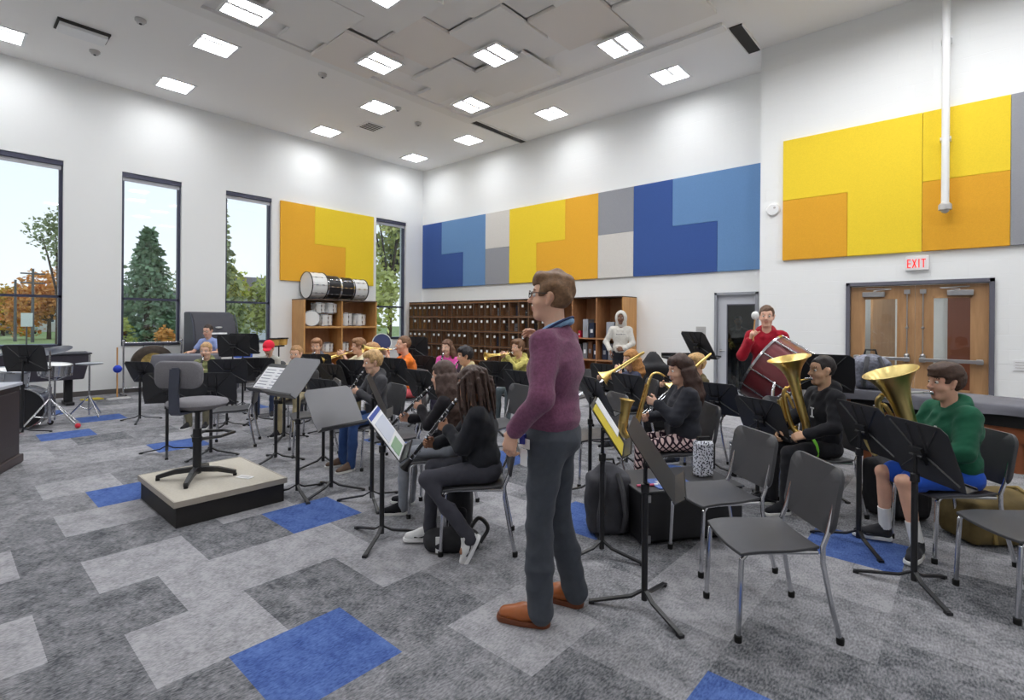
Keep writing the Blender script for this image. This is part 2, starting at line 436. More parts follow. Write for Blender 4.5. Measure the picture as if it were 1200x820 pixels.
M_sill = mat('window_sill_dark', (54, 54, 66), .4)
M_shade = mat('shade_fabric', (222, 224, 230), .8)
for n, (y0, y1) in enumerate(WIN):
    w = thing('window_%d' % (n + 1), 'window', 'window', (XL, (y0 + y1) / 2, WZ0)); struct(w); del w['category']; del w['label']
    W = y1 - y0; Hh = WZ1 - WZ0; f = .055; xo = -.13; d = .09
    m = MB()
    for s in (-1, 1): m.box((xo, s * (W / 2 - f / 2), Hh / 2), (d, f, Hh))
    m.box((xo, 0, f / 2), (d, W, f)); m.box((xo, 0, Hh - f / 2), (d, W, f)); m.box((xo, 0, .98), (d, W, .05))
    m.build('frame', M_frame, w, smooth=0)
    MB().box((xo, 0, Hh / 2), (.012, W - .06, Hh - .06)).build('pane', M_glass, w, smooth=0)
    MB().box((-.035, 0, .012), (.13, W, .024)).build('sill', M_sill, w, smooth=0)
    m = MB(); m.box((-.05, 0, Hh - .05), (.07, W - .01, .09)); m.build('shade_cassette', M_frame, w, smooth=0)
    m = MB(); m.box((-.075, 0, Hh - .125), (.004, W - .05, .07)); m.tube([(-.075, -W / 2 + .03, Hh - .163), (-.075, W / 2 - .03, Hh - .163)], .012, 8); m.build('roller_shade', M_shade, w)

# ------------------------------------------------------------------ acoustic wall panels
COL = {'navy': (62, 88, 148), 'sky': (104, 140, 184), 'beige': (214, 210, 204), 'grey': (150, 151, 156), 'yellow': (240, 208, 58), 'orange': (234, 174, 56), 'gold': (226, 166, 52)}
def pm(c): return mat('panel_' + c, COL[c], .9, spec=.15, noise=(90, .05), bump=(300, .15))
def panel(kind, poly, plane, label):
    """poly in wall coordinates (along, z)"""
    if plane == 'L': M = frame((XL + .003, 0, 0), (0, 1, 0), (0, 0, 1), (1, 0, 0))
    else: M = frame((0, (YB if plane == 'B' else YJ) - .003, 0), (1, 0, 0), (0, 0, 1), (0, -1, 0))
    cx = sum(p[0] for p in poly) / len(poly); cz = min(p[1] for p in poly)
    ctr = M @ Vector((cx, cz, 0)); Mi = Matrix.Translation(-ctr) @ M
    pts = poly if M.to_3x3().determinant() > 0 else poly
    o = MB().prism(pts, .05, Mi).build('wall_mounted_baffle', pm(kind), smooth=0, bevel=.004); o.location = ctr
    tag(o, label, 'wall panel', 'coloured acoustic wall panels')
def rc(a, b2, c, d): return [(a, c), (b2, c), (b2, d), (a, d)]
z0, z1, z2 = 2.57, 3.58, 4.58
g = .004
P = [-13.04, -12.12, -11.15, -10.23, -9.32, -8.38, -7.47, -6.52, -5.6, -4.69, -3.75, -2.735]
panel('navy', [(P[0], z0), (P[2], z0), (P[2], z1), (P[1], z1), (P[1], z2), (P[0], z2)], 'B', 'dark blue L-shaped acoustic panel beside the room corner, above the small cubbies')
panel('sky', [(P[2] + g, z0), (P[3], z0), (P[3], z2), (P[1] + g, z2), (P[1] + g, z1 + g), (P[2] + g, z1 + g)], 'B', 'light blue L-shaped acoustic panel next to the beige square on the back wall')
panel('beige', rc(P[3] + g, P[4], z1 + g, z2), 'B', 'square beige acoustic panel above a grey one')
panel('grey', rc(P[3] + g, P[4], z0, z1), 'B', 'square grey acoustic panel below a beige one')
panel('yellow', [(P[4] + g, z0), (P[5], z0), (P[5], z1), (P[6], z1), (P[6], z2), (P[4] + g, z2)], 'B', 'yellow L-shaped acoustic panel over the middle of the instrument cubbies')
panel('orange', [(P[5] + g, z0), (P[7], z0), (P[7], z2), (P[6] + g, z2), (P[6] + g, z1 - g), (P[5] + g, z1 - g)], 'B', 'orange L-shaped acoustic panel on the back wall behind the conductor')
panel('grey', rc(P[7] + g, P[8], z1 + g, z2), 'B', 'square grey acoustic panel above a beige one')
panel('beige', rc(P[7] + g, P[8], z0, z1), 'B', 'square beige acoustic panel below a grey one')
panel('navy', [(P[8] + g, z0), (P[10], z0), (P[10], z1), (P[9], z1), (P[9], z2), (P[8] + g, z2)], 'B', 'large dark blue L-shaped acoustic panel near the grey single door')
panel('sky', [(P[10] + g, z0), (P[11], z0), (P[11], z2), (P[9] + g, z2), (P[9] + g, z1 + g), (P[10] + g, z1 + g)], 'B', 'large light blue L-shaped acoustic panel above the grey single door')
z0, z1, z2 = 2.61, 3.61, 4.62; J = [-2.35, -1.43, -.51, .41, 1.33]
panel('yellow', [(J[1] + g, z0), (J[2], z0), (J[2], z2), (J[0], z2), (J[0], z1 + g), (J[1] + g, z1 + g)], 'J', 'yellow L-shaped acoustic panel on the exit wall')
panel('gold', rc(J[0], J[1], z0, z1), 'J', 'square orange acoustic panel at the end of the exit wall by the corner')
panel('yellow', rc(J[2] + g, J[3], z1 + g, z2), 'J', 'square yellow acoustic panel crossed by the white ceiling pipe')
panel('gold', rc(J[2] + g, J[3], z0, z1), 'J', 'square orange acoustic panel above the exit sign and behind the pipe end')
panel('grey', rc(J[3] + g, J[4], z0, z2), 'J', 'grey acoustic panel at the edge of the picture beside the yellow one')
z0, z1, z2 = 2.55, 3.57, 4.575; L = [5.85, 6.76, 7.67, 8.58]
panel('orange', [(L[0], z0), (L[2], z0), (L[2], z1), (L[1], z1), (L[1], z2), (L[0], z2)], 'L', 'orange L-shaped acoustic panel on the window wall above the wooden shelf unit')
panel('yellow', [(L[2] + g, z0), (L[3], z0), (L[3], z2), (L[1] + g, z2), (L[1] + g, z1 + g), (L[2] + g, z1 + g)], 'L', 'yellow L-shaped acoustic panel on the window wall beside the narrow window')

# ------------------------------------------------------------------ ceiling
LIGHTS_C = [(-7.83, 5.24), (-6.08, 6.38), (-4.31, 7.5), (-7.87, 7.52), (-8.0, 3.05), (-7.83, 1.0), (-6.08, 4.1), (-4.3, 3.1), (-4.31, .8), (-2.5, 5.2), (-.7, 6.4), (.9, 3.2), (-.9, 1.2), (-2.6, -1.2), (-6.1, -1.2), (1.2, -1.3), (2.9, 4.5), (2.9, 1.0), (-1.5, 7.55), (-.3, 8.1), (1.2, 8.1), (3.0, 7.6), (1.2, 6.2), (-2.5, 6.6), (-4.2, 4.9)]  # the last entries are unseen lights added to brighten the exit wall side
LIGHTS_O = [(-12.16, .73), (-9.87, 3.26), (-12.16, 3.27), (-9.92, 6.6), (-12.2, 6.59), (-12.18, 9.37), (-9.89, 9.36), (-7.18, 9.4), (-4.33, 9.42), (-9.87, .0), (-12.16, -2.4), (-9.9, -2.8)]
HL = .31
def ceiling():
    # a slab with a pocket for each recessed light
    b = MB(); xs = sorted({XL - .3, XR + .3} | {round(x + q * HL, 3) for x, y in LIGHTS_O for q in (-1, 1)})
    for i in range(len(xs) - 1):
        x0, x1 = xs[i], xs[i + 1]; xm = (x0 + x1) / 2; y = YF - .3
        for hy in sorted(hy for hx, hy in LIGHTS_O if abs(hx - xm) < HL):
            b.box2((x0, y, ZC), (x1, hy - HL, ZC + .12)); y = hy + HL
        b.box2((x0, y, ZC), (x1, YB + .3, ZC + .12))
    b.box2((XL - .3, YF - .3, ZC + .12), (XR + .3, YB + .3, ZC + .2))
    struct(b.build('ceiling', M_ceil, smooth=0))
ceiling()
M_strip = mat('ceiling_strip', (238, 236, 233), .7)
b = MB(); b.box2((-8.98, YF, ZC - .055), (-8.72, 8.5, ZC)); b.box2((-8.72, 8.3, ZC - .055), (-2.95, 8.5, ZC)); struct(b.build('trim_1', M_strip, smooth=0))
M_slot = mat('slot_dark', (58, 55, 52), .8)
M_tile = mat('cloud_tile', (240, 237, 233), .9, spec=.15)
M_tile2 = mat('cloud_tile_warm', (238, 231, 224), .9, spec=.15)
def slot(x0, x1, y0, y1, label):
    t = thing('ceiling_slot_diffuser', label, 'air slot', ((x0 + x1) / 2, (y0 + y1) / 2, ZC))
    w, l = x1 - x0, y1 - y0
    MB().box((0, 0, -.012), (w, l, .02)).build('throat', M_slot, t, smooth=0)
    m = MB(); m.box((-w / 2 - .008, 0, -.02), (.016, l, .04)); m.box((w / 2 + .008, 0, -.02), (.016, l, .04)); m.build('rim', M_strip, t, smooth=0)
slot(-8.94, -8.74, 8.52, 10.38, 'long dark air slot in the ceiling running to the blue panels')
slot(-2.92, -2.72, 8.52, 9.54, 'short dark air slot in the ceiling ending at the wall corner')
# square tiles, large and small turn about, in the stepped field
a_, b_ = 1.15, .575
proto = {}
def tile(x, y, s, z, m):
    key = (round(s, 2), m.name, )
    if key not in proto:
        proto[key] = MB().box((0, 0, .03), (s - .022, s - .022, .06)).build('ceiling_tile', m, smooth=0, bevel=.006); o = proto[key]
    else:
        o = proto[key].copy(); C.objects.link(o)
    o.location = (x, y, z)
    tag(o, ('large' if s > .8 else 'small') + ' square grey acoustic tile in the stepped ceiling field', 'ceiling tile', ('large' if s > .8 else 'small') + ' stepped ceiling tiles')
r = random.Random(3)
for m_ in range(-12, 14):
    for n_ in range(-12, 14):
        ox = -6.28 + m_ * a_ - n_ * b_; oy = 5.48 + m_ * b_ + n_ * a_
        cx, cy = ox + a_ / 2, oy + a_ / 2
        if -8.72 < ox and oy + a_ < 8.32 and cy > -1 and cx < 2.4:
            tile(cx, cy, a_, ZC - .15 - r.choice([0, .02, .04]), M_tile if r.random() < .7 else M_tile2)
        sx, sy = ox + a_ + b_ / 2, oy + b_ / 2
        if -8.7 < sx - b_ / 2 and sy + b_ / 2 < 8.32 and sy > -1 and sx < 2.4:
            tile(sx, sy, b_, ZC - .105, M_tile)
M_diff = mat('light_diffuser', (255, 255, 255), .5, emit=((250, 252, 255), 38))
M_lframe = mat('light_frame', (240, 240, 240), .5)
lps = {}
def light(x, y, z, label, d0=.075):
    if d0 not in lps:
        t = thing('ceiling_light', label, 'ceiling light', (x, y, z)); s = .56
        m = MB()
        for q in (-1, 1): m.box((q * s / 2, 0, d0 / 2), (.022, s + .022, d0 + .012)); m.box((0, q * s / 2, d0 / 2), (s, .022, d0 + .012)); m.box((q * (s / 2 + .02), 0, .0), (.03, s + .07, .012)); m.box((0, q * (s / 2 + .02), 0), (s + .07, .03, .012))
        m.box((0, 0, d0 + .012), (s, s, .012))
        m.build('frame', M_lframe, t, smooth=0)
        d = MB(); h = s / 2 - .012; d.add([(-h, -h, d0), (h, -h, d0), (h, h, d0), (-h, h, d0)], [(0, 3, 2, 1)]); d.build('diffuser', M_diff, t, smooth=0)
        MB().box((0, 0, d0 - .008), (.07, s - .03, .01)).build('centre_baffle', M_lframe, t, smooth=0)
        lps[d0] = t; return t
    return copy_tree(lps[d0], (x, y, z), 0, label)
names_o = ['ceiling light nearest the top of the first tall window', 'ceiling light between the camera-side vent and the smooth ceiling edge', 'ceiling light above the second tall window', 'ceiling light beside the small square vent', 'ceiling light above the orange panel on the window wall',
           'ceiling light tucked in the far room corner', 'ceiling light next to the dark slot by the blue panels', 'ceiling light above the yellow panel of the back wall', 'ceiling light above the large blue panels']
names_c = ['bright ceiling light in the stepped field beside its trim edge', 'bright ceiling light in the middle of the stepped tiles', 'bright ceiling light of the stepped field in line with the pipe wall', 'bright ceiling light at the inner corner of the stepped field', 'ceiling light cut by the top edge of the picture']
for k, (x, y) in enumerate(LIGHTS_O): light(x, y, ZC - .006, names_o[k] if k < len(names_o) else 'ceiling light outside the picture over the window side')
for k, (x, y) in enumerate(LIGHTS_C):
    light(x, y, ZC - .225, names_c[k] if k < len(names_c) else 'unseen ceiling light of the stepped field above the frame or behind the camera', .025)
for o in list(C.objects):
    if o.get('category') == 'ceiling light' and 'the camera' in o['label'] + ' ' and ('behind the camera' in o['label']): o['group'] = 'ceiling lights behind the camera'
    if o.get('label', '').startswith('ceiling light outside'): o['group'] = 'ceiling lights outside the picture'
# vents, sensors
t = thing('ceiling_vent', 'long white ceiling vent near the first tall window', 'ceiling vent', (-11.03, 1.63, ZC))
MB().box((0, 0, -.06), (.34, .62, .05)).build('cover', M_white, t, smooth=0); MB().box((.01, 0, -.015), (.42, .68, .03)).build('gap', M_slot, t, smooth=0)
t = thing('ceiling_vent', 'small square louvred ceiling vent beside a light', 'ceiling vent', (-11.02, 7.14, ZC))
MB().box((0, 0, -.01), (.5, .5, .02)).build('rim', M_white, t, smooth=0); m = MB()
for i in range(5): m.box((-.18 + .09 * i, 0, -.022), (.03, .4, .012))
m.build('louvre', M_slot, t, smooth=0)
M_sens = mat('sensor_plastic', (190, 188, 186), .4)
for (x, y, lab) in ((-9.91, 2.18, 'small round ceiling detector beside the long vent'), (-9.6, 6.9, 'small ceiling detector near the small square vent'), (-9.95, 7.75, 'small ceiling sprinkler between the far lights'), (-11.7, 1.9, 'tiny ceiling sprinkler near the first window'), (-9.4, 5.0, 'small ceiling sprinkler beside the trim edge')):
    t = thing('ceiling_detector', lab, 'detector', (x, y, ZC)); MB().lathe([(.0, -.07), (.05, -.065), (.07, -.03), (.08, -.028), (.08, 0)]).build('housing', M_sens, t); MB().lathe([(0, -.085), (.02, -.08), (.02, -.06)]).build('lens', M_black, t)

# ------------------------------------------------------------------ doors
def door_double():
    t = thing('door_1', 'd', 'd', (-.585, YJ, 0)); struct(t); del t['category']; del t['label']
    W = 1.71; H = 2.19; f = .055
    m = MB()
    for s in (-1, 1): m.box((s * (W / 2 - f / 2), .06, H / 2), (f, .2, H))
    m.box((0, .06, H - f / 2), (W, .2, f)); m.build('frame', M_dframe, t, smooth=0, bevel=.004)
    lw = (W - 2 * f) / 2 - .004; lh = H - f - .01
    for s in (-1, 1):
        cx = s * (lw / 2 + .002); m = MB(); y0, y1 = .035, .08
        gx = cx - s * .0; gw = .41; gx0, gx1 = cx + s * .05 - gw / 2, cx + s * .05 + gw / 2
        gx0, gx1 = (cx - .2, cx + .22) if s > 0 else (cx - .22, cx + .2)
        gz0, gz1 = (.62, 1.94)
        m.box2((cx - lw / 2, y0, .01), (gx0, y1, lh)); m.box2((gx1, y0, .01), (cx + lw / 2, y1, lh)); m.box2((gx0, y0, .01), (gx1, y1, gz0)); m.box2((gx0, y0, gz1), (gx1, y1, lh))
        leaf = m.build('leaf', M_doorwood, t, smooth=0)
        MB().box2((gx0, y0 + .015, gz0), (gx1, y1 - .015, gz1)).build('pane', M_glass, leaf, smooth=0)
        m = MB()
        for a, bq in (((gx0 - .015, gz0 - .015), (gx0 + .012, gz1 + .015)), ((gx1 - .012, gz0 - .015), (gx1 + .015, gz1 + .015)), ((gx0, gz0 - .015), (gx1, gz0 + .012)), ((gx0, gz1 - .012), (gx1, gz1 + .015))):
            m.box2((a[0], y0 - .008, a[1]), (bq[0], y0, bq[1]))
        m.build('glass_stop', M_doorwood, leaf, smooth=0)
        m = MB(); m.box((cx, -.03, 1.035), (lw - .1, .05, .05)); m.box((cx - lw / 2 + .09, -.0, 1.035), (.07, .1, .07)); m.box((cx + lw / 2 - .09, 0, 1.035), (.07, .1, .07)); m.build('panic_bar', M_steel, leaf, smooth=0, bevel=.006)
        ix = -s * (lw / 2 - .09) + cx
        m = MB(); m.cyl((ix, .005, 1.05), (ix, .005, 2.02), .008); m.box((ix, .01, 2.03), (.07, .06, .06)); m.ball((ix, 0, 1.09), .035); m.ball((ix, .0, 1.5), .02); m.build('vertical_rod', M_steel, leaf)
        m = MB(); m.box((cx + s * .1, -.005, 2.0), (.28, .06, .075)); m.tube([(cx + s * .1, -.01, 2.05), (cx - s * .12, -.02, 2.075), (cx + s * .2, .02, 2.09)], .008, 6); m.build('closer', M_steel, leaf, smooth=0, bevel=.004)
door_double()
def door_single():
    t = thing('door_2', 'd', 'd', (-3.39, YB, 0)); struct(t); del t['category']; del t['label']
    W = .82; H = 2.15; f = .05; m = MB()
    for s in (-1, 1): m.box((s * (W / 2 - f / 2), .05, H / 2), (f, .2, H))
    m.box((0, .05, H - f / 2), (W, .2, f)); m.build('frame', mat('grey_frame_paint', (150, 152, 158), .45), t, smooth=0, bevel=.004)
    lw = W - 2 * f; x0, x1, a, b2 = -.19, .36, .24, 1.92
    m = MB(); y0, y1 = .03, .075
    m.box2((-lw / 2, y0, .01), (x0, y1, H - f)); m.box2((x1, y0, .01), (lw / 2, y1, H - f)); m.box2((x0, y0, .01), (x1, y1, a)); m.box2((x0, y0, b2), (x1, y1, H - f))
    leaf = m.build('leaf', M_gdoor, t, smooth=0)
    MB().box2((x0, y0 + .015, a), (x1, y1 - .015, b2)).build('pane', M_dglass, leaf, smooth=0)
    m = MB()
    for p, q in (((x0, a), (x0 + .025, b2)), ((x1 - .025, a), (x1, b2)), ((x0, a), (x1, a + .025)), ((x0, b2 - .025), (x1, b2))): m.box2((p[0], y0 - .008, p[1]), (q[0], y0, q[1]))
    m.build('glass_stop', M_dframe, leaf, smooth=0)
    m = MB(); m.cyl((-.3, .03, 1.0), (-.3, -.03, 1.0), .012); m.tube([(-.3, -.03, 1.0), (-.19, -.035, 1.0)], .01, 8); m.lathe([(.028, 0), (.028, .01), (.0, .01)], along((-.3, .03, 1.0), (0, -1, 0))); m.build('lever_handle', M_steel, leaf)
door_single()
# the room behind the grey door and the corridor behind the wooden doors
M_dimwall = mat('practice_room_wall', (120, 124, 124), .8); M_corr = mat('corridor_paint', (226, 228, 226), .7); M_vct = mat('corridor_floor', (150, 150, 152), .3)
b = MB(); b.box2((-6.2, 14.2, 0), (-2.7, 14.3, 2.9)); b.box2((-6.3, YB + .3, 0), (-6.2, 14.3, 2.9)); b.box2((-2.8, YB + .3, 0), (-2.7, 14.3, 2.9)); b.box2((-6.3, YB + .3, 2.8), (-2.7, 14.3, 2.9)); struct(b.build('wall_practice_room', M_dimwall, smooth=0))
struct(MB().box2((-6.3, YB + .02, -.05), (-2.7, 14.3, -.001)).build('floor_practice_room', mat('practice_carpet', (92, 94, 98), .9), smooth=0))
b = MB(); b.box2((-2.6, 13.2, 0), (4, 13.3, 2.9)); b.box2((-2.65, YB + .3, 0), (-2.6, 13.3, 2.9)); b.box2((4, YJ + .25, 0), (4.05, 13.3, 2.9)); b.box2((-2.65, YJ + .25, 2.8), (4.05, 13.3, 2.9)); struct(b.build('wall_corridor', M_corr, smooth=0))
struct(MB().box2((-2.6, YJ + .0, -.05), (4, 13.3, -.001)).build('floor_corridor', M_vct, smooth=0))
m = MB(); m.box((0, -.02, 1.05), (.95, .04, 2.1)); o = m.build('door_3', M_doorwood, smooth=0); o.location = (-1.3, 12.8, 0); o.rotation_euler = (0, 0, R(72)); struct(o)
m = MB(); m.box((0, -.03, 1.05), (1.0, .06, 2.1)); o = m.build('door_4', mat('brown_door', (120, 66, 44), .5), smooth=0); o.location = (.2, 13.2, 0); struct(o)
for x, lab in ((-1.2, 'ceiling light in the corridor behind the wooden doors'), (1.6, 'ceiling light further along the corridor behind the exit wall')): light(x, 11.6, 2.72, lab, .025)
M_corrsign = mat('corridor_board', (70, 110, 96), .6)
# ------------------------------------------------------------------ wall fixtures
t = thing('exit_sign', 'white exit sign with red letters above the wooden double doors', 'exit sign', (-.56, YJ, 2.335))
MB().box((0, -.03, .105), (.27, .05, .2)).build('housing', M_white, t, smooth=0, bevel=.006)
M_red = mat('exit_red', (226, 44, 40), .5, emit=((255, 40, 30), .6))
m = MB(); lw, lh, s = .042, .125, .012
def bar(x0, zz0, x1, zz1, th=s):
    d = Vector((x1 - x0, 0, zz1 - zz0)); M = frame((x0, -.056, zz0), d.normalized(), Vector((0, 0, 1)) if abs(d.z) < 1e-6 else (Vector((1, 0, 0)) if abs(d.x) < 1e-6 else d.normalized().cross(Vector((0, 1, 0)))), (0, -1, 0))
    m.prism([(0, -th / 2), (d.length, -th / 2), (d.length, th / 2), (0, th / 2)], .004, M)
x = -.115; zb = .04; zt = zb + lh
bar(x + s / 2, zb, x + s / 2, zt)
for zz in (zb + s / 2, (zb + zt) / 2, zt - s / 2): bar(x, zz, x + lw, zz)
x += .062; bar(x, zb, x + lw, zt); bar(x, zt, x + lw, zb)
x += .062; bar(x + .012, zb, x + .012, zt)
x += .036; bar(x, zt - s / 2, x + lw + .012, zt - s / 2); bar(x + lw / 2 + .006, zb, x + lw / 2 + .006, zt)
m.build('lettering', M_red, t, smooth=0)
t = thing('ceiling_pipe', 'white vertical pipe from the ceiling ending in a small grey device over the orange panel', 'pipe', (-.25, 9.36, 3.15))
MB().cyl((0, 0, .08), (0, 0, ZC - 3.15), .045, n=20).build('pipe', M_white, t)
m = MB(); m.lathe([(.075, .0), (.075, .07), (.045, .1)]); m.ball((0, 0, 0), .05); m.build('end_device', M_sens, t)
for zz in (1.0, 2.4): MB().box((0, .1, zz), (.12, .195, .04)).build('bracket', M_white, t, smooth=0)
t = thing('wall_mounted_disc', 'round white device on the wall beside the large blue panels', 'wall device', (-2.51, YJ, 3.49))
MB().lathe([(0, .05), (.09, .045), (.11, .02), (.11, 0)], along((0, 0, 0), (0, -1, 0))).build('cover', M_white, t); MB().lathe([(0, .055), (.02, .05), (.02, .04)], along((0.03, 0, .03), (0, -1, 0))).build('lens', M_sens, t)
t = thing('wall_sign', 'small grey plaque on the wall beside the grey single door', 'wall plaque', (-4.08, YB, 1.27))
MB().box((0, -.008, .1), (.2, .014, .2)).build('plate', M_sens, t, smooth=0); m = MB()
for i in range(3): m.box((0, -.017, .05 + .045 * i), (.13, .004, .012))
m.build('relief', M_steel, t, smooth=0)
t = thing('wall_vent_plate', 'white louvred wall plate beside the wooden double doors', 'wall plate', (.58, YJ, .96))
MB().box((0, -.008, .06), (.26, .014, .14)).build('plate', M_white, t, smooth=0); m = MB()
for i in range(3): m.box((0, -.017, .025 + .035 * i), (.22, .004, .008))
m.build('louvre', M_sens, t, smooth=0)
# ------------------------------------------------------------------ outside the windows
GZ = -.2
M_lawn = mat('lawn', (150, 164, 104), .95, noise=(.8, .25)); M_road = mat('asphalt', (128, 128, 130), .9, noise=(2, .1)); M_walk = mat('concrete', (178, 174, 166), .9)
o = MB().box2((-140, -70, GZ - .1), (XL - .33, 90, GZ)).build('ground', M_lawn, smooth=0); struct(o)
o = MB().box2((-46, -70, GZ), (-33, 90, GZ + .02)).build('road', M_road, smooth=0); struct(o)
o = MB().box2((-22, -70, GZ), (-20, 90, GZ + .02)).build('path', M_walk, smooth=0); struct(o)
def leafmat(n, c, v=.35): return mat(n, c, .8, spec=.2, noise=(1.3, v))
M_bark = mat('bark', (92, 78, 66), .95, noise=(4, .25))
def leaves(n, shape, size, seed, droop=0):
    """a crown of small leaf blades; shape(rng) gives a point"""
    r = random.Random(seed); m = MB()
    for i in range(n):
        p = Vector(shape(r)); d = Vector((r.gauss(0, 1), r.gauss(0, 1), r.gauss(0, .6) - droop)).normalized(); s = size * r.uniform(.6, 1.3)
        u = d.orthogonal().normalized(); u = (Matrix.Rotation(r.uniform(0, 6.28), 3, d) @ u)
        m.add([p, p + d * s * .5 + u * s * .32, p + d * s, p + d * s * .5 - u * s * .32], [(0, 1, 2, 3)])
    return m
def broad(x, y, h, rad, m, label, seed, n=2600, size=.42, base=.35):
    t = thing('tree', label, 'tree', (x, y, GZ)); r = random.Random(seed)
    blobs = [(Vector((r.uniform(-.6, .6) * rad, r.uniform(-.6, .6) * rad, h * r.uniform(base + .1, .88))), rad * r.uniform(.38, .6)) for _ in range(11)]
    tr = MB(); tr.tube([(0, 0, -.1), (.1, 0, h * .3), (0, .1, h * .6)], [.16, .12, .06], 9)
    for p, q in blobs: tr.tube([(0, 0, h * .3), p * .6 + Vector((0, 0, h * .14)), p], [.07, .05, .02], 6)
    tr.build('trunk', M_bark, t)
    def sh(r2):
        p, q = r2.choice(blobs); d = Vector((r2.gauss(0, 1), r2.gauss(0, 1), r2.gauss(0, 1))).normalized()
        return p + d * q * r2.uniform(.55, 1.05)
    leaves(n, sh, size, seed).build('foliage', m, t, smooth=0)
def spruce(x, y, h, rad, m, label, seed, n=5200):
    t = thing('tree', label, 'tree', (x, y, GZ)); MB().tube([(0, 0, -.1), (0, 0, h)], [.25, .03], 8).build('trunk', M_bark, t)
    def sh(r2):
        k = r2.random() ** 1.5; z = h * (.08 + .92 * k); lay = (z * 1.5) % 1; q = rad * (1 - k) * (.55 + .45 * (1 - lay)) * r2.uniform(.5, 1) + .1; a = r2.uniform(0, 6.28)
        return (q * math.cos(a), q * math.sin(a), z - q * .25)
    leaves(n, sh, .3, seed, .5).build('foliage', m, t, smooth=0)
G1, G2, G3, G4 = leafmat('spruce_green', (124, 146, 116)), leafmat('yellow_green', (186, 190, 110)), leafmat('autumn_orange', (222, 158, 88)), leafmat('autumn_gold', (204, 166, 60))
G6 = leafmat('lime_green', (204, 206, 130))
G5 = leafmat('olive_green', (158, 166, 124))
spruce(-33, 7.7, 6.6, 2.6, G1, 'tall dark green spruce seen through the second window', 1)
spruce(-26, 8.7, 7.3, 2.0, G5, 'sparse olive conifer at the edge of the third window', 2, n=2600)
broad(-33, 12.6, 4.7, 1.8, G2, 'low yellow-green tree in the third window', 15, n=2600, size=.3, base=.1)
broad(-26, 18.2, 12, 2.6, G6, 'yellow-green tree filling the narrow window by the corner', 3, n=6500, size=.34, base=.1)
broad(-56, 6.3, 5.0, 2.9, G3, 'orange autumn tree seen through the first window', 4, n=4200, size=.36, base=.12)
broad(-68, 4.4, 4.6, 2.2, G4, 'golden yellow tree beyond the parked cars in the first window', 5, n=2600, size=.36, base=.1)
broad(-42, 5.15, 9.5, 2.0, G5, 'tall thin-leaved tree at the edge of the first window', 6, n=1500, size=.26, base=.4)
broad(-80, 22, 8, 4.5, G5, 'grey-green tree far behind the spruce', 8, n=2600, size=.4, base=.1)
broad(-27.5, 5.5, 1.9, .6, G2, 'small pale sapling at the foot of the spruce', 9, n=500, size=.2, base=.2)
broad(-24.5, 6.6, 1.4, .6, G3, 'low orange shrub below the second window view', 10, n=600, size=.18, base=.1)
broad(-62, 31, 9, 5, G5, 'green tree behind the white house', 12, n=1500, size=.6, base=.15)
M_house = mat('house_siding', (236, 238, 238), .7); M_roof = mat('house_roof', (112, 108, 108), .9); M_hwin = mat('house_window', (70, 78, 88), .2)
def house(x, y, w, d, h, rz, label, wm):
    t = thing('house', label, 'house', (x, y, GZ), R(rz))
    MB().box((0, 0, h / 2), (d, w, h)).build('walls', wm, t, smooth=0)
    MB().prism([(-d / 2 - .4, 0), (d / 2 + .4, 0), (0, h * .55)], w + .6, frame((0, w / 2 + .3, h), (1, 0, 0), (0, 0, 1), (0, -1, 0))).build('roof', M_roof, t, smooth=0)
    for i in (-1, 0, 1):
        f = MB().box((d / 2 + .03, i * w * .3, h * .55), (.06, w * .12, h * .4)).build('window', M_white, t, smooth=0)
        MB().box((d / 2 + .07, i * w * .3, h * .55), (.02, w * .1, h * .34)).build('pane', M_hwin, f, smooth=0)
house(-41, 17.2, 7, 6, 3.2, 0, 'white house close behind the third window', M_house)
house(-70, 16.5, 5, 5, 3.2, 0, 'small white house across the street behind the spruce', M_house)
house(-88, 9.6, 8, 6, 3.2, 0, 'pale low building far behind the orange tree', mat('house_pale', (214, 206, 200), .8))
M_pole = mat('utility_pole_wood', (110, 106, 104), .9)
def pole(x, y, h, label, arms):
    t = thing('utility_pole', label, 'utility pole', (x, y, GZ)); MB().cyl((0, 0, 0), (0, 0, h), .1, .07).build('pole', M_pole, t)
    for z in arms: MB().box((0, 0, z), (.1, 1.3, .1)).build('crossarm', M_pole, t, smooth=0)
pole(-49.5, 4.7, 5.2, 'dark utility pole with two crossarms outside the first window', [4.85, 4.2])
pole(-52, 4.0, 4.5, 'slim grey lamp pole outside the first window', [])
t = thing('street_sign', 'white roadside sign on a post outside the first window', 'sign', (-31, 2.75, GZ)); MB().cyl((0, 0, 0), (0, 0, 1.95), .03).build('post', M_pole, t); MB().box((.05, 0, 1.65), (.03, .38, .6)).build('sign_face', M_white, t, smooth=0)
def car(x, y, rz, col, label):
    t = thing('car', label, 'car', (x, y, GZ + .02), R(rz)); cm = mat('car_' + label.split()[0], col, .3, coat=.6)
    prof = [(-2.15, .35), (2.15, .35), (2.2, .6), (2.05, .85), (1.1, .95), (.5, 1.4), (-1.0, 1.42), (-1.7, .98), (-2.15, .9)]
    M = frame((0, .85, 0), (1, 0, 0), (0, 0, 1), (0, -1, 0))
    body = MB().prism(prof, 1.7, M).build('body', cm, t, smooth=0, bevel=.06)
    MB().prism([(.98, .97), (.48, 1.36), (-.95, 1.37), (-1.5, 1.0)], 1.72, frame((0, .86, 0), (1, 0, 0), (0, 0, 1), (0, -1, 0))).build('side_windows', M_hwin, t, smooth=0)
    for sx in (-1.35, 1.35):
        for sy in (-1, 1): MB().lathe([(0, .1), (.18, .1), (.32, .09), (.32, -.09), (.18, -.1), (0, -.1)], along((sx, sy * .78, .32), (0, 1, 0)), 18).build('wheel', M_black, t)
car(-74, 4.7, 4, (96, 100, 112), 'grey car parked outside the first window')
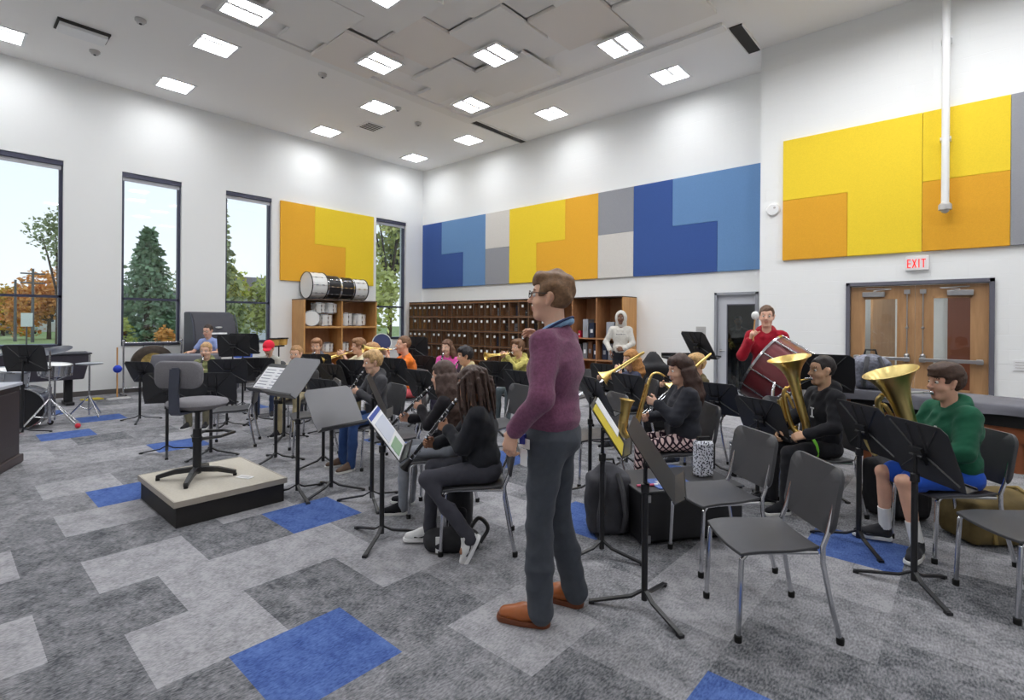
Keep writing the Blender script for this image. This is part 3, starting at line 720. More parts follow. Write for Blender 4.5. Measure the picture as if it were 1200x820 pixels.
car(-76, 6.3, 8, (150, 176, 172), 'pale green car parked by the utility pole')
car(-80, 5.5, 0, (60, 62, 66), 'dark car far behind the lamp pole')
car(-42.5, 9.6, 95, (225, 228, 230), 'white car seen at the foot of the spruce')
car(-38, 8.4, 90, (70, 84, 84), 'teal car parked in front of the spruce')

# ------------------------------------------------------------------ sky, camera
w = bpy.data.worlds.new('overcast'); sc.world = w; w.use_nodes = True; nt = w.node_tree
bg = nt.nodes['Background']; tc = nt.nodes.new('ShaderNodeTexCoord'); sp = nt.nodes.new('ShaderNodeSeparateXYZ'); cr = nt.nodes.new('ShaderNodeValToRGB')
nt.links.new(tc.outputs['Generated'], sp.inputs[0]); nt.links.new(sp.outputs[2], cr.inputs[0]); nt.links.new(cr.outputs[0], bg.inputs[0])
e = cr.color_ramp.elements; e[0].position = 0; e[0].color = lin(236, 241, 246); e[1].position = .6; e[1].color = lin(196, 216, 238)
bg.inputs[1].default_value = 1.38
cam = bpy.data.cameras.new('camera'); co = bpy.data.objects.new('camera', cam); C.objects.link(co); sc.camera = co
cam.sensor_width = 36; cam.lens = 602.49 / 1200 * 36; cam.shift_y = -(410 - 376.33) / 1200; cam.clip_start = .05; cam.clip_end = 500
co.matrix_world = Matrix.Translation((0, 0, 1.55)) @ Matrix.Rotation(.7257, 4, 'Z') @ Matrix.Rotation(PI / 2, 4, 'X') @ Matrix.Rotation(.0077, 4, 'Z')
sc.view_settings.view_transform = 'Standard'; sc.view_settings.look = 'None'; sc.view_settings.gamma = 1; sc.view_settings.use_curve_mapping = False
sc.view_settings.exposure = 0.
cy = sc.cycles; cy.use_denoising = True; cy.max_bounces = 8; cy.diffuse_bounces = 5; cy.glossy_bounces = 4; cy.transparent_max_bounces = 8; cy.sample_clamp_indirect = 8; cy.caustics_reflective = False; cy.caustics_refractive = False
# ------------------------------------------------------------------ music stands
M_stand = mat('stand_black', (30, 30, 33), .38, spec=.5); M_desk = mat('stand_desk', (38, 38, 41), .42, spec=.55, bump=(180, .05))
M_desk_shine = mat('stand_desk_shine', (120, 120, 125), .4, spec=.5)  # ceiling light reflected on a desk, put into a lighter base colour
M_seat = mat('chair_plastic', (70, 70, 73), .42, spec=.45, bump=(260, .08)); M_paper = mat('sheet_music', (232, 233, 236), .85, noise=(40, .04)); M_rub = mat('black_rubber', (20, 20, 20), .8)
def stand(x, y, head, label, ztop=.97, tilt=20, W=.51, H=.37, base=None, group=None, paper=None, z0=0., dm=None):
    """music stand; head: the way the front of the desk looks, degrees"""
    t = thing('music_stand', label, 'music stand', (x, y, z0), R(head), group)
    ba = R(base if base is not None else (hash((round(x, 2), round(y, 2))) % 120))
    tl = R(tilt); upv = Vector((-math.sin(tl), 0, math.cos(tl))); nv = Vector((math.cos(tl), 0, math.sin(tl)))
    zc = ztop - H / 2 * math.cos(tl); c = Vector((.035, 0, zc))
    for k in range(3):
        a = ba + k * 2 * PI / 3; d = Vector((math.cos(a), math.sin(a), 0))
        m = MB(); s = Vector((-d.y, d.x, 0)) * .012
        p0 = d * .012 + Vector((0, 0, .085)); p1 = d * .07 + Vector((0, 0, .05)); p2 = d * .29 + Vector((0, 0, .006))
        h = Vector((0, 0, .012)); vs = []
        for p in (p0, p1, p2): vs += [p - s, p + s, p + s + h, p - s + h]
        m.add(vs, [(0, 1, 5, 4), (1, 2, 6, 5), (2, 3, 7, 6), (3, 0, 4, 7), (4, 5, 9, 8), (5, 6, 10, 9), (6, 7, 11, 10), (7, 4, 8, 11), (3, 2, 1, 0), (8, 9, 10, 11)])
        m.box(d * .285 + Vector((0, 0, .008)), (.03, .03, .016), Matrix.Rotation(a, 3, 'Z'))
        m.build('leg', M_stand, t, smooth=0)
    hz = zc - .02
    m = MB(); m.cyl((0, 0, .04), (0, 0, min(hz - .12, .62)), .017, n=12); m.cyl((0, 0, .1), (0, 0, hz), .0115, n=10); m.build('pole', M_stand, t)
    MB().lathe([(.017, 0), (.024, .005), (.024, .05), (.017, .055)], Matrix.Translation((0, 0, min(hz - .12, .62))), 12).build('collar', M_stand, t)
    m = MB(); m.box(c - nv * .022 - upv * .02, (.02, .09, .1), Matrix.Rotation(-tl, 3, 'Y')); m.cyl(c - nv * .026 + Vector((0, -.05, -.02)), c - nv * .026 + Vector((0, .05, -.02)), .012, n=8); m.build('tilt_bracket', M_stand, t)
    F = frame(c, (0, 1, 0), upv, nv)
    m = MB(); ch = .035
    poly = [(-W / 2 + .015, -H / 2), (W / 2 - .015, -H / 2), (W / 2, -H / 2 + .1), (W / 2 - .005, H / 2 - ch), (W / 2 - ch - .01, H / 2), (-W / 2 + ch + .01, H / 2), (-W / 2 + .005, H / 2 - ch), (-W / 2, -H / 2 + .1)]
    m.prism(poly, .004, F)
    # raised creases pressed into the back of the desk
    def crease(a, b, w=.006, h=-.008):
        a = Vector(a); b = Vector(b); d = (b - a).normalized(); n2 = Vector((-d.y, d.x)) * w
        q = [F @ Vector((*(a - n2), 0)), F @ Vector((*(b - n2), 0)), F @ Vector((*(b + n2), 0)), F @ Vector((*(a + n2), 0)), F @ Vector((*a, h)), F @ Vector((*b, h))]
        m.add(q, [(0, 1, 5, 4), (2, 3, 4, 5), (0, 4, 3), (1, 2, 5)])
    for sx in (-1, 1):
        crease((sx * .03, -.01), (sx * W * .36, H / 2 - .02)); crease((sx * .03, -.03), (sx * W * .43, -H / 2 + .03)); crease((sx * .045, .0), (sx * .045, H / 2 - .015), .005)
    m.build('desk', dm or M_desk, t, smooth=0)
    m = MB(); m.prism([(-W / 2 + .012, -.002), (W / 2 - .012, -.002), (W / 2 - .012, .004), (-W / 2 + .012, .004)], .065, F @ Matrix.Translation((0, -H / 2, 0)))
    m.prism([(-W / 2 + .012, -.002), (W / 2 - .012, -.002), (W / 2 - .012, .014), (-W / 2 + .012, .014)], .005, F @ Matrix.Translation((0, -H / 2, .062))); m.build('ledge', M_desk, t, smooth=0)
    if paper:
        o = thing('sheet_music', paper, 'sheet music', t.location, R(head))
        m = MB(); m.prism(rrect(.44, .3, .004, 1), .004, F @ Matrix.Translation((0, -.015, .006))); m.build('pages', M_paper, o, smooth=0)
        m = MB(); r = random.Random(len(paper))
        for i in range(7):
            for sx in (-.11, .11): m.prism([(-.085, -.004), (.085 - r.random() * .03, -.004), (.085, .004), (-.085, .004)], .0006, F @ Matrix.Translation((sx, .1 - .038 * i, .0102)))
        m.build('staves', mat('print_grey', (120, 124, 140), .8), o, smooth=0)
    return t
S = stand
S(-1.31, 2.58, 24, 'black music stand in front of the two empty chairs, beside the conductor', 1.0, 34, base=70, H=.42)
S(-1.82, 2.97, 28, 'black music stand behind the conductor\'s back holding yellow sheets', 1.02, 33, base=100)
S(-2.55, 3.95, 58, 'black music stand with its back creases showing between conductor and saxophone player', 1.06, 27)
S(-1.97, 5.39, 84, 'black music stand behind the saxophone player, seen from the back', .93, 24, base=40)
S(-1.36, 4.76, 62, 'black music stand in front of the euphonium player', .9, 22, base=50)
S(-.57, 4.35, 42, 'black music stand overlapped by another in front of the tuba player', .99, 19, base=20)
S(-.23, 3.85, 40, 'black music stand closest to the camera at the tuba player\'s knees', .98, 19, base=24)
S(-2.46, 6.11, 55, 'tall black music stand beside the grey single door', 1.44, 30)
S(-1.0, 5.42, 95, 'tall black music stand behind the euphonium player\'s head', 1.27, 20)
S(-3.1, 2.12, 49, 'black music stand holding white and blue sheets before the dreadlocked player', .9, 36, base=15)
S(-3.79, 2.49, 54, 'tall black music stand seen edge-on before the blond clarinet player', 1.08, 24)
S(-4.43, 2.15, 276, 'tall music stand with painted-on desk shine leaning beside the podium', 1.2, 38, W=.46, H=.4, base=75, dm=M_desk_shine)
S(-4.3, 2.4, 8, 'music stand with painted-on desk shine and black ledge by the podium corner', .93, 32, base=40, H=.4, dm=M_desk_shine)
S(-5.66, 2.5, 280, 'music stand holding white sheets behind the podium', 1.05, 40, paper='open white sheet music on the stand behind the podium')
S(-5.15, 2.78, 100, 'black music stand hidden behind the tall one by the podium', .92, 25)
S(-6.49, 3.6, 100, 'black music stand with grey rim before the row of blond players', .95, 22)
S(-9.33, 2.08, 120, 'small-looking black music stand in front of the gong', .9, 28, base=98)
S(-6.86, 1.79, 150, 'black music stand in front of the conductor\'s stool', .93, 10, base=75, H=.36)
S(-6.41, 2.1, 140, 'black music stand standing directly behind the conductor\'s stool', .94, 12, base=30, H=.38)
S(-7.92, 2.8, 150, 'black music stand before the boy in the camouflage shirt', .98, 15, base=40)
S(-9.1, 3.3, 140, 'tall black music stand before the boy with glasses', 1.29, 12)
S(-9.52, 3.62, 140, 'tall black music stand partly behind another before the boy with glasses', 1.3, 12)
S(-8.02, 3.25, 140, 'black music stand before the player in the red cap', .97, 15)
S(-6.6, 3.02, 130, 'black music stand before the player behind the sheet stand', .96, 18)
S(-7.3, 3.78, 135, 'black music stand before the brown-haired player by the shelf unit', 1.04, 14)
S(-6.18, 3.74, 115, 'black music stand before the two blond trumpet players', 1.02, 14)
S(-5.53, 3.92, 98, 'black music stand before the player in the orange shirt', 1.07, 18)
S(-6.2, 4.9, 110, 'black music stand before the girl in the pink shirt', 1.02, 14)
S(-4.77, 3.75, 90, 'black music stand behind the empty grey chair and the long-haired player', .98, 22)
S(-4.92, 5.2, 118, 'black music stand in front of the trumpet player by the cubbies', .99, 14)
S(-4.05, 4.66, 85, 'black music stand half hidden behind the conductor\'s sleeve', .96, 16)
S(-3.71, 6.07, 80, 'black music stand behind the conductor in front of the open shelves', .98, 14)
S(-2.75, 4.98, 72, 'black music stand in front of the girl with the trombone', .99, 18)
S(-9.3, .79, 140, 'black music stand in front of the drum kit', 1.19, 14)
S(-6.91, 5.3, 130, 'tall black music stand behind the player in the orange shirt', 1.28, 12)

# loose sheets
def sheets(x, y, head, label, zc, tilt, W, H, parts):
    t = thing('sheet_music', label, 'sheet music', (x, y, 0), R(head)); tl = R(tilt)
    F = frame(Vector((.035, 0, zc)), (0, 1, 0), Vector((-math.sin(tl), 0, math.cos(tl))), Vector((math.cos(tl), 0, math.sin(tl))))
    for nm, x0, x1, y0, y1, h, m in parts:
        MB().prism([(x0, y0), (x1, y0), (x1, y1), (x0, y1)], .003, F @ Matrix.Translation((0, 0, h))).build(nm, m, t, smooth=0)
zc = .9 - .185 * math.cos(R(36))
sheets(-3.1, 2.12, 49, 'white and blue printed sheets on the dreadlocked player\'s stand', zc, 36, .5, .37, [('page', -.25, .25, -.165, .19, .006, M_paper), ('blue_print', -.235, .235, .15, .18, .0095, mat('print_blue', (70, 90, 170), .7)), ('green_print', -.2, .1, -.15, -.06, .0095, mat('print_green', (150, 180, 150), .7)), ('pale_print', -.2, .2, -.04, .12, .0095, mat('print_pale', (206, 212, 226), .7))])
M_yel = mat('yellow_paper', (206, 186, 60), .8)
zc = 1.02 - .185 * math.cos(R(33))
sheets(-1.82, 2.97, 28, 'yellow sheets on the stand behind the conductor', zc, 33, .5, .37, [('page', -.24, .1, -.17, .16, .006, M_yel), ('page', .0, .23, -.1, .17, .01, M_paper)])

# ------------------------------------------------------------------ chairs
proto_chair = None
def chair(x, y, head, label, group=None):
    global proto_chair
    if proto_chair is not None: return copy_tree(proto_chair, (x, y, 0), R(head), label, group)
    t = thing('band_chair', label, 'chair', (x, y, 0), R(head), group)
    # seat: a dished slab with rounded corners
    def dish(poly, f, th, nx=9, ny=9):
        pass
    m = MB(); W0, W1, x0, x1 = .2, .225, -.17, .25; n = 10; top = []; bot = []
    def pt(i, j):
        u = -1 + 2 * i / n; v = -1 + 2 * j / n
        # squircle mapping rounds the corners
        k = .22; uu = u * math.sqrt(1 - k * v * v / 2) / math.sqrt(1 - k / 2 * 0 - 0); vv = v * math.sqrt(1 - k * u * u / 2)
        x_ = (x0 + x1) / 2 + uu * (x1 - x0) / 2; w = W0 + (W1 - W0) * (uu + 1) / 2
        z = .452 - .014 * (1 - v * v) * (1 - .3 * u) - .018 * max(0, u) ** 3 + .012 * max(0, -u) ** 2
        return Vector((x_, vv * w, z))
    vs = [pt(i, j) for i in range(n + 1) for j in range(n + 1)]; N = len(vs); vs2 = [v - Vector((0, 0, .016)) for v in vs]
    fs = []
    for i in range(n):
        for j in range(n):
            a = i * (n + 1) + j; fs.append((a, a + n + 1, a + n + 2, a + 1)); fs.append((N + a, N + a + 1, N + a + n + 2, N + a + n + 1))
    rim = [(0, j) for j in range(n)] + [(i, n) for i in range(n)] + [(n, j) for j in range(n, 0, -1)] + [(i, 0) for i in range(n, 0, -1)]
    rid = [i * (n + 1) + j for i, j in rim]
    for k in range(len(rid)):
        a, b_ = rid[k], rid[(k + 1) % len(rid)]; fs.append((a, b_, N + b_, N + a))
    m.add(vs + vs2, fs); m.build('seat', M_seat, t, smooth=50, bevel=.004)
    # backrest: curved rounded panel
    out = rrect(.44, .34, .07, 6); m = MB(); vs = []; K = len(out)
    base = Vector((-.235, 0, .675)); ub = Vector((-.17, 0, 1)).normalized(); nb = Vector((1, 0, .17)).normalized()
    def bp(a, b2, h): return base + Vector((0, a, 0)) + ub * b2 + nb * (h + .35 * a * a - .012)
    rings = [(.985, -.011), (1, -.004), (1, .008), (.98, .013)]
    for s, h in rings: vs += [bp(a * s, b2 * s, h) for a, b2 in out]
    fs = []
    for q in range(len(rings) - 1):
        for k in range(K): fs.append((q * K + k, q * K + (k + 1) % K, (q + 1) * K + (k + 1) % K, (q + 1) * K + k))
    def fill(off, h, flip):
        o = len(vs); S_ = [.66, .33]
        prev = list(range(off, off + K))
        for s in S_:
            st = len(vs)
            for a, b2 in out: vs.append(bp(a * s, b2 * s, h))
            cur = list(range(st, st + K))
            for k in range(K):
                f = (prev[k], prev[(k + 1) % K], cur[(k + 1) % K], cur[k]); fs.append(f[::-1] if flip else f)
            prev = cur
        fs.append(tuple(prev[::-1]) if flip else tuple(prev))
    fill(0, -.011, True); fill(3 * K, .013, False)
    m.add(vs, fs); m.build('backrest', M_seat, t, smooth=50)
    for s in (-1, 1):
        m = MB(); m.tube([(.245, s * .2, .012), (.235, s * .198, .25), (.228, s * .196, .4), (.2, s * .19, .428), (.12, s * .18, .43), (-.15, s * .18, .43)], .0125, 10)
        l = m.build('leg', M_chrome, t); MB().lathe([(0, 0), (.017, .0), (.018, .03), (.0125, .034)], Matrix.Translation((.245, s * .2, 0)), 12).build('foot_cap', M_rub, l)
        m = MB(); m.tube([(-.245, s * .215, .012), (-.205, s * .2, .2), (-.172, s * .192, .38), (-.172, s * .19, .46), (-.2, s * .188, .53), (-.245, s * .186, .72)], .0125, 10)
        l = m.build('leg', M_chrome, t); MB().lathe([(0, 0), (.017, .0), (.018, .03), (.0125, .034)], Matrix.Translation((-.245, s * .215, 0)), 12).build('foot_cap', M_rub, l)
    m = MB(); m.tube([(-.15, -.18, .425), (-.15, .18, .425)], .01, 8); m.tube([(.1, -.18, .425), (.1, .18, .425)], .01, 8); m.build('cross_rail', M_chrome, t)
    proto_chair = t; return t
chair(-.78, 2.92, 222, 'empty grey band chair closest to the camera, next to the stand in front of it')
chair(-1.21, 3.43, 231, 'empty grey band chair in front of the black equipment case')
chair(.27, 4.05, 218, 'empty grey band chair cut off by the picture edge beside the tuba player')
chair(-4.1, 2.98, 235, 'empty grey band chair between the blond boy and the long-haired clarinet player')
chair(-3.78, 4.12, 258, 'empty grey band chair between the dreadlocked player and the conductor, further back')
chair(-2.75, 4.33, 238, 'empty grey band chair behind the conductor next to the saxophone player')
chair(-1.4, 5.14, 250, 'empty grey band chair in front of the bass drum')
chair(-6.78, 2.5, 241, 'empty grey band chair behind the conductor\'s stool')
chair(-5.74, 2.98, 250, 'empty grey band chair behind the stand cluster at the podium')
chair(-4.4, 6.3, 262, 'empty grey band chair near the cubbies behind the conductor')

# ------------------------------------------------------------------ podium and stool
M_pcarp = mat('podium_carpet', (196, 190, 178), .95, spec=.1, noise=(60, .06), bump=(200, .2)); M_pside = mat('podium_side', (38, 36, 36), .6)
t = thing('podium', 'low conductor podium with beige carpet top and black sides', 'podium', (-4.845, 1.6, 0))
m = MB(); m.box((0, 0, .075), (.96, .8, .15)); m.build('skirt', M_pside, t, smooth=0)
MB().box((0, 0, .178), (.985, .825, .04)).build('deck', M_pcarp, t, smooth=0, bevel=.004)
m = MB()
for s in (-1, 1): m.box((0, s * .414, .178), (.99, .012, .044)); m.box((s * .494, 0, .178), (.012, .84, .044))
m.build('edge_trim', mat('podium_trim', (168, 160, 148), .5), t, smooth=0)
t = thing('white_card', 'small white card lying on the podium deck', 'card', (-4.62, 1.78, .199), R(25)); MB().prism(rrect(.14, .07, .006, 2), .004).build('card', M_white, t, smooth=0); MB().box((0, 0, .0045), (.1, .03, .001)).build('print', M_sens, t, smooth=0)
M_fab = mat('stool_fabric', (128, 126, 130), .9, spec=.15, noise=(120, .1), bump=(400, .2)); M_sback = mat('stool_back_bar', (66, 70, 84), .45)
def stool(x, y, z, head, label):
    t = thing('conductor_stool', label, 'stool', (x, y, z), R(head))
    m = MB()
    for k in range(4):
        a = R(20 + 90 * k); d = Vector((math.cos(a), math.sin(a), 0)); m = MB(); s = Vector((-d.y, d.x, 0))
        vs = []
        for q, h0, h1, w in ((.02, .055, .1, .022), (.16, .045, .085, .02), (.3, .012, .045, .018)):
            p = d * q; vs += [p - s * w + Vector((0, 0, h0)), p + s * w + Vector((0, 0, h0)), p + s * w + Vector((0, 0, h1)), p - s * w + Vector((0, 0, h1))]
        m.add(vs, [(0, 1, 5, 4), (1, 2, 6, 5), (2, 3, 7, 6), (3, 0, 4, 7), (4, 5, 9, 8), (5, 6, 10, 9), (6, 7, 11, 10), (7, 4, 8, 11), (3, 2, 1, 0), (8, 9, 10, 11)])
        l = m.build('leg', M_stand, t, smooth=0, bevel=.004); MB().cyl(d * .29, d * .29 + Vector((0, 0, .02)), .016).build('glide', M_rub, l)
    m = MB(); m.cyl((0, 0, .04), (0, 0, .42), .033, n=18); m.cyl((0, 0, .42), (0, 0, .58), .02, n=14); m.build('column', M_stand, t)
    m = MB(); m.tube([(.0, -.02, .33), (.12, -.13, .33), (.3, -.14, .33), (.36, 0, .33), (.3, .14, .33), (.12, .13, .33), (0, .02, .33)], .014, 8); m.cyl((.0, 0, .31), (0, 0, .35), .04); m.build('foot_ring', M_stand, t)
    m = MB(); m.box((0, 0, .585), (.2, .16, .03)); m.build('seat_plate', M_stand, t, smooth=0, bevel=.004)
    m = MB(); m.lathe([(0, .6), (.16, .595), (.215, .61), (.235, .635), (.225, .66), (.17, .675), (.0, .668)], n=32); m.build('seat_cushion', M_fab, t, smooth=60)
    m = MB(); vs = [];
    pts = [(-.06, .575), (-.26, .575), (-.285, .6), (-.29, .8), (-.28, .95), (-.265, .95), (-.275, .8), (-.268, .61), (-.25, .595), (-.06, .595)]
    m.prism([(p[0], p[1]) for p in pts][::-1], .085, frame((0, .0425, 0), (1, 0, 0), (0, 0, 1), (0, -1, 0)))
    m.box((-.27, 0, .86), (.02, .05, .2)); m.build('back_bar', M_sback, t, smooth=0, bevel=.004)
    out = rrect(.4, .22, .075, 6); K = len(out); vs = []; fs = []
    rings = [(.9, -.03), (1, -.018), (1.0, .005), (.93, .026), (.6, .032), (.2, .033)]
    for s, h in rings: vs += [Vector((-.24 + h + .5 * (a * s) ** 2, a * s, .9 + b2 * s)) for a, b2 in out]
    for q in range(len(rings) - 1):
        for k in range(K): fs.append((q * K + k, q * K + (k + 1) % K, (q + 1) * K + (k + 1) % K, (q + 1) * K + k))
    fs.append(tuple(range(K - 1, -1, -1))); fs.append(tuple(range((len(rings) - 1) * K, len(rings) * K)))
    m = MB(); m.add(vs, fs); m.build('backrest', M_fab, t, smooth=60)
    return t
stool(-4.9, 1.5, .198, 128, 'grey upholstered conductor stool on the podium')

# ------------------------------------------------------------------ storage: shelf unit, cubbies
t = thing('shelf_unit', 'light wooden shelf unit holding drums against the window wall', 'shelf', (XL, 6.18, 0))
D_ = .66; L_ = 2.12; Hs = 2.08; th = .035
m = MB(); m.box((D_ / 2, th / 2, Hs / 2), (D_, th, Hs)); m.build('side_panel', M_shelfwood, t, smooth=0)
m = MB(); m.box((D_ / 2, L_ - th / 2, Hs / 2), (D_, th, Hs)); m.build('side_panel', M_shelfwood, t, smooth=0)
MB().box((D_ / 2, L_ / 2, Hs - .012), (D_ + .01, L_ + .01, .024)).build('top', mat('shelf_top', (92, 76, 66), .5), t, smooth=0)
MB().box((.01, L_ / 2, Hs / 2), (.02, L_ - .07, Hs - .05)).build('back_panel', M_cubwood, t, smooth=0)
MB().box((D_ / 2, L_ / 2, Hs / 2), (D_ - .03, th, Hs - .05)).build('divider', M_shelfwood, t, smooth=0)
for z in (.08, .66, 1.36): MB().box((D_ / 2, L_ / 2, z), (D_ - .02, L_ - .07, .05)).build('shelf', M_shelfwood, t, smooth=0)

M_wire = mat('cubby_wire', (84, 68, 56), .5, metal=.3); M_lock = mat('padlock', (236, 236, 232), .35)
M_cside = wood('cubby_end', (204, 152, 90), (188, 134, 74), (4, 4, .8), .45)
FY = 9.8; TOP = 2.09; ROWS = 5; RH = .395
M_cases = [mat('case_black', (24, 24, 27), .6), mat('case_navy', (36, 44, 66), .6), mat('case_brown', (92, 58, 36), .6), mat('case_grey', (120, 122, 128), .5)]
widths = [(4, .22)] * 4 + [(3, .32)] * 2
x = -12.95; rr = random.Random(5); door_protos = {}
order = ['first', 'second', 'third', 'fourth', 'fifth', 'sixth', 'seventh', 'eighth', 'ninth']
def wire_door(w, h):
    m = MB(); f = .018
    for s in (-1, 1): m.box((s * (w / 2 - f / 2), -.012, 0), (f, .02, h)); m.box((0, -.012, s * (h / 2 - f / 2)), (w, .02, f))
    nx = 3 if w < .25 else 4
    for i in range(1, nx): m.box((-w / 2 + w * i / nx, -.012, 0), (.004, .004, h - .02))
    for i in range(1, 5): m.box((0, -.012, -h / 2 + h * i / 5), (w - .02, .004, .004))
    return m
for u, (nc, cw) in enumerate(widths):
    W = nc * cw
    t = thing('instrument_cubby', 'wooden instrument cubby with wire doors, %s from the room corner' % order[u], 'cubby', (x, FY, 0), 0, 'instrument cubbies along the back wall')
    m = MB(); D2 = .6
    for i in range(nc + 1):
        m.box2((max(0, i * cw - .009), 0.0, 0), (min(W, i * cw + .009), D2, TOP))
    m.build('upright', M_cubwood if u else M_cside, t, smooth=0)
    MB().box2((0, -.01, TOP), (W, D2, TOP + .02)).build('top', mat('cubby_top', (60, 46, 38), .5), t, smooth=0)
    MB().box2((0, D2 - .02, 0), (W, D2, TOP)).build('back_panel', M_cubwood, t, smooth=0)
    for k in range(ROWS + 1): MB().box2((.005, .005, .07 + k * RH), (W - .005, D2 - .02, .095 + k * RH)).build('shelf', M_cubwood, t, smooth=0)
    for i in range(nc):
        for k in range(ROWS):
            if k == 0: continue       # the lowest row is hidden behind the players
            z = .0825 + (k + .5) * RH; cx = (i + .5) * cw
            if round(cw, 2) not in door_protos:
                d = wire_door(cw - .02, RH - .03).build('door', M_wire, t, smooth=0); l = MB().box((0, 0, 0), (.05, .03, .065)).build('padlock', M_lock, d, smooth=0, bevel=.004); l.location = (.0, -.035, RH * .18); door_protos[round(cw, 2)] = (d, l)
            else:
                p, q = door_protos[round(cw, 2)]; d = p.copy(); C.objects.link(d); d.parent = t
                if rr.random() < .8: l = q.copy(); C.objects.link(l); l.parent = d; l.location = (rr.uniform(-.01, .01), -.035, RH * .18)
            d.location = (cx, .01, z)
            if k > 1 and rr.random() < .75:
                c = thing('instrument_case', '', 'instrument case', (x + cx, FY + .2, .0965 + k * RH), 0, 'instrument cases inside the wire cubbies')
                c['label'] = 'dark instrument case standing behind a wire cubby door'
                w_ = cw * rr.uniform(.35, .62); h_ = RH * rr.uniform(.4, .78)
                MB().box((0, 0.1, h_ / 2), (w_, .35, h_)).build('shell', rr.choice(M_cases + M_cases[:2]), c, smooth=0, bevel=.012); MB().box((0, -.08, h_ * .55), (w_ * .5, .012, .02)).build('handle', M_chrome if rr.random() < .5 else M_black, c, smooth=0)
    x += W
# open shelves at the end of the run
t = thing('open_shelf', 'open wooden shelf bay with a light end panel at the end of the cubbies', 'shelf', (x + .012, FY, 0)); W = -5.52 - x - .012; D2 = .6
xb = x + .012
MB().box2((W - .03, 0, 0), (W, D2, TOP)).build('end_panel', M_cside, t, smooth=0); MB().box2((0, -.01, TOP), (W, D2, TOP + .02)).build('top', MATS['cubby_top'], t, smooth=0)
MB().box2((0, D2 - .02, 0), (W - .03, D2, TOP)).build('back_panel', M_cubwood, t, smooth=0)
nb = 3; bw = (W - .03) / nb
for i in range(nb): MB().box2((i * bw, .0, 0), (i * bw + .022, D2 - .02, TOP)).build('upright', M_cubwood, t, smooth=0)
for z in (.09, .68, 1.16): MB().box2((.02, .005, z), (W - .03, D2 - .02, z + .028)).build('shelf', M_cubwood, t, smooth=0)
def box_on(px, pz, w, h, m, label, i):
    c = thing('storage_box', label, 'box', (xb + px, FY + .12, pz + .002), 0); MB().box((0, .12, h / 2), (w, .26, h)).build('shell', m, c, smooth=0, bevel=.006); MB().box((0, -.012, h * .45), (w * .5, .006, h * .25)).build('label_patch', M_paper if i % 2 else M_steel, c, smooth=0)
M_silver = mat('silver_case', (176, 180, 188), .4, metal=.5)
box_on(.95, 1.188, .14, .42, M_silver, 'tall silver case on the upper open shelf, in the middle bay', 0)
box_on(1.12, 1.188, .13, .34, M_cases[1], 'dark case next to the tall silver one on the upper shelf', 1)
box_on(bw * 2 + .3, 1.188, .2, .36, M_silver, 'pale grey case on the upper shelf near the end panel', 0)
box_on(bw * 2 + .48, 1.188, .1, .34, M_cases[0], 'black case beside the pale one by the end panel', 1)
box_on(.78, 1.188, .06, .16, mat('red_box', (190, 40, 60), .5), 'small red box on the upper open shelf', 1)
for i in range(4): box_on(.8 + .14 * i, .708, .11, .33 + .03 * (i % 3), M_cases[(i * 3) % 4], ['black binder box on the lower shelf', 'grey binder box on the lower shelf', 'brown binder box on the lower shelf', 'navy binder box on the lower shelf'][i], i)
for i in range(3): box_on(bw * 2 + .16 + .15 * i, .708, .12, .36, [M_cases[1], M_cases[3], M_cases[0]][i], ['navy box in the end bay of the lower shelf', 'grey box in the end bay of the lower shelf', 'black box in the end bay of the lower shelf'][i], i)
# ------------------------------------------------------------------ percussion and bags
M_drumwhite = mat('drum_white', (232, 232, 230), .3, coat=.4); M_drumhead = mat('drum_head', (236, 236, 234), .6); M_drumblk = mat('drum_black', (34, 34, 38), .3); M_maroon = mat('drum_maroon', (112, 44, 50), .3, coat=.5)
M_gold = mat('brass', (246, 214, 132), .3, metal=1.); M_goldd = mat('dull_brass', (176, 138, 70), .35, metal=1.)
def drum(name, label, cat, o, axis, r, h, shell, hoop, group=None, lugs=10, stripes=False, heads=M_drumhead):
    """a drum whose first head is at o and whose shell runs h along axis"""
    t = thing(name, label, cat, (0, 0, 0), 0, group); A = along((0, 0, 0), axis); q = A.to_quaternion(); t.location = o; t.rotation_mode = 'XYZ'; t.rotation_euler = q.to_euler()
    n = 36
    MB().lathe([(r, .01), (r, h - .01)], None, n).build('shell', shell, t)
    for z, s in ((.0, 1), (h, -1)):
        MB().lathe([(r + .004, z - .012), (r + .016, z - .012), (r + .016, z + .012), (r + .004, z + .012), (r + .004, z - .012)], None, n, False).build('hoop', hoop, t)
        MB().lathe([(0, z), (r * .995, z), (r * .995, z + s * .008), (0, z + s * .008)], None, n).build('drumhead', heads, t)
    for k in range(lugs):
        a = 2 * PI * k / lugs; d = Vector((math.cos(a), math.sin(a), 0)); m = MB()
        m.cyl(d * (r + .014) + Vector((0, 0, .0)), d * (r + .014) + Vector((0, 0, h)), .0045 if r < .36 else .008, n=6)
        for z in (h * .3, h * .7): m.box(d * (r + .006) + Vector((0, 0, z)), (.024, .02, .06), Matrix.Rotation(a, 3, 'Z'))
        m.build('tension_rod', M_chrome, t)
    return t
# marching bass drums lying in a row on the shelf unit
y = 6.38
for i, (w, r, sh, lab) in enumerate(((.42, .335, M_drumwhite, 'largest white bass drum at the window end of the row on the shelf unit'), (.36, .305, M_drumblk, 'second bass drum in the row, black with chrome hardware'), (.36, .295, M_drumblk, 'third bass drum in the row, black beside the white end one'), (.4, .285, M_drumwhite, 'smallest white bass drum at the far end of the row on the shelf'))):
    drum('bass_drum', lab, 'drum', (XL + .36, y, 2.09 + r + .016), (0, 1, 0), r, w, sh, M_drumblk if sh is M_drumwhite else M_chrome, 'bass drums on the shelf unit', 10); y += w + .035
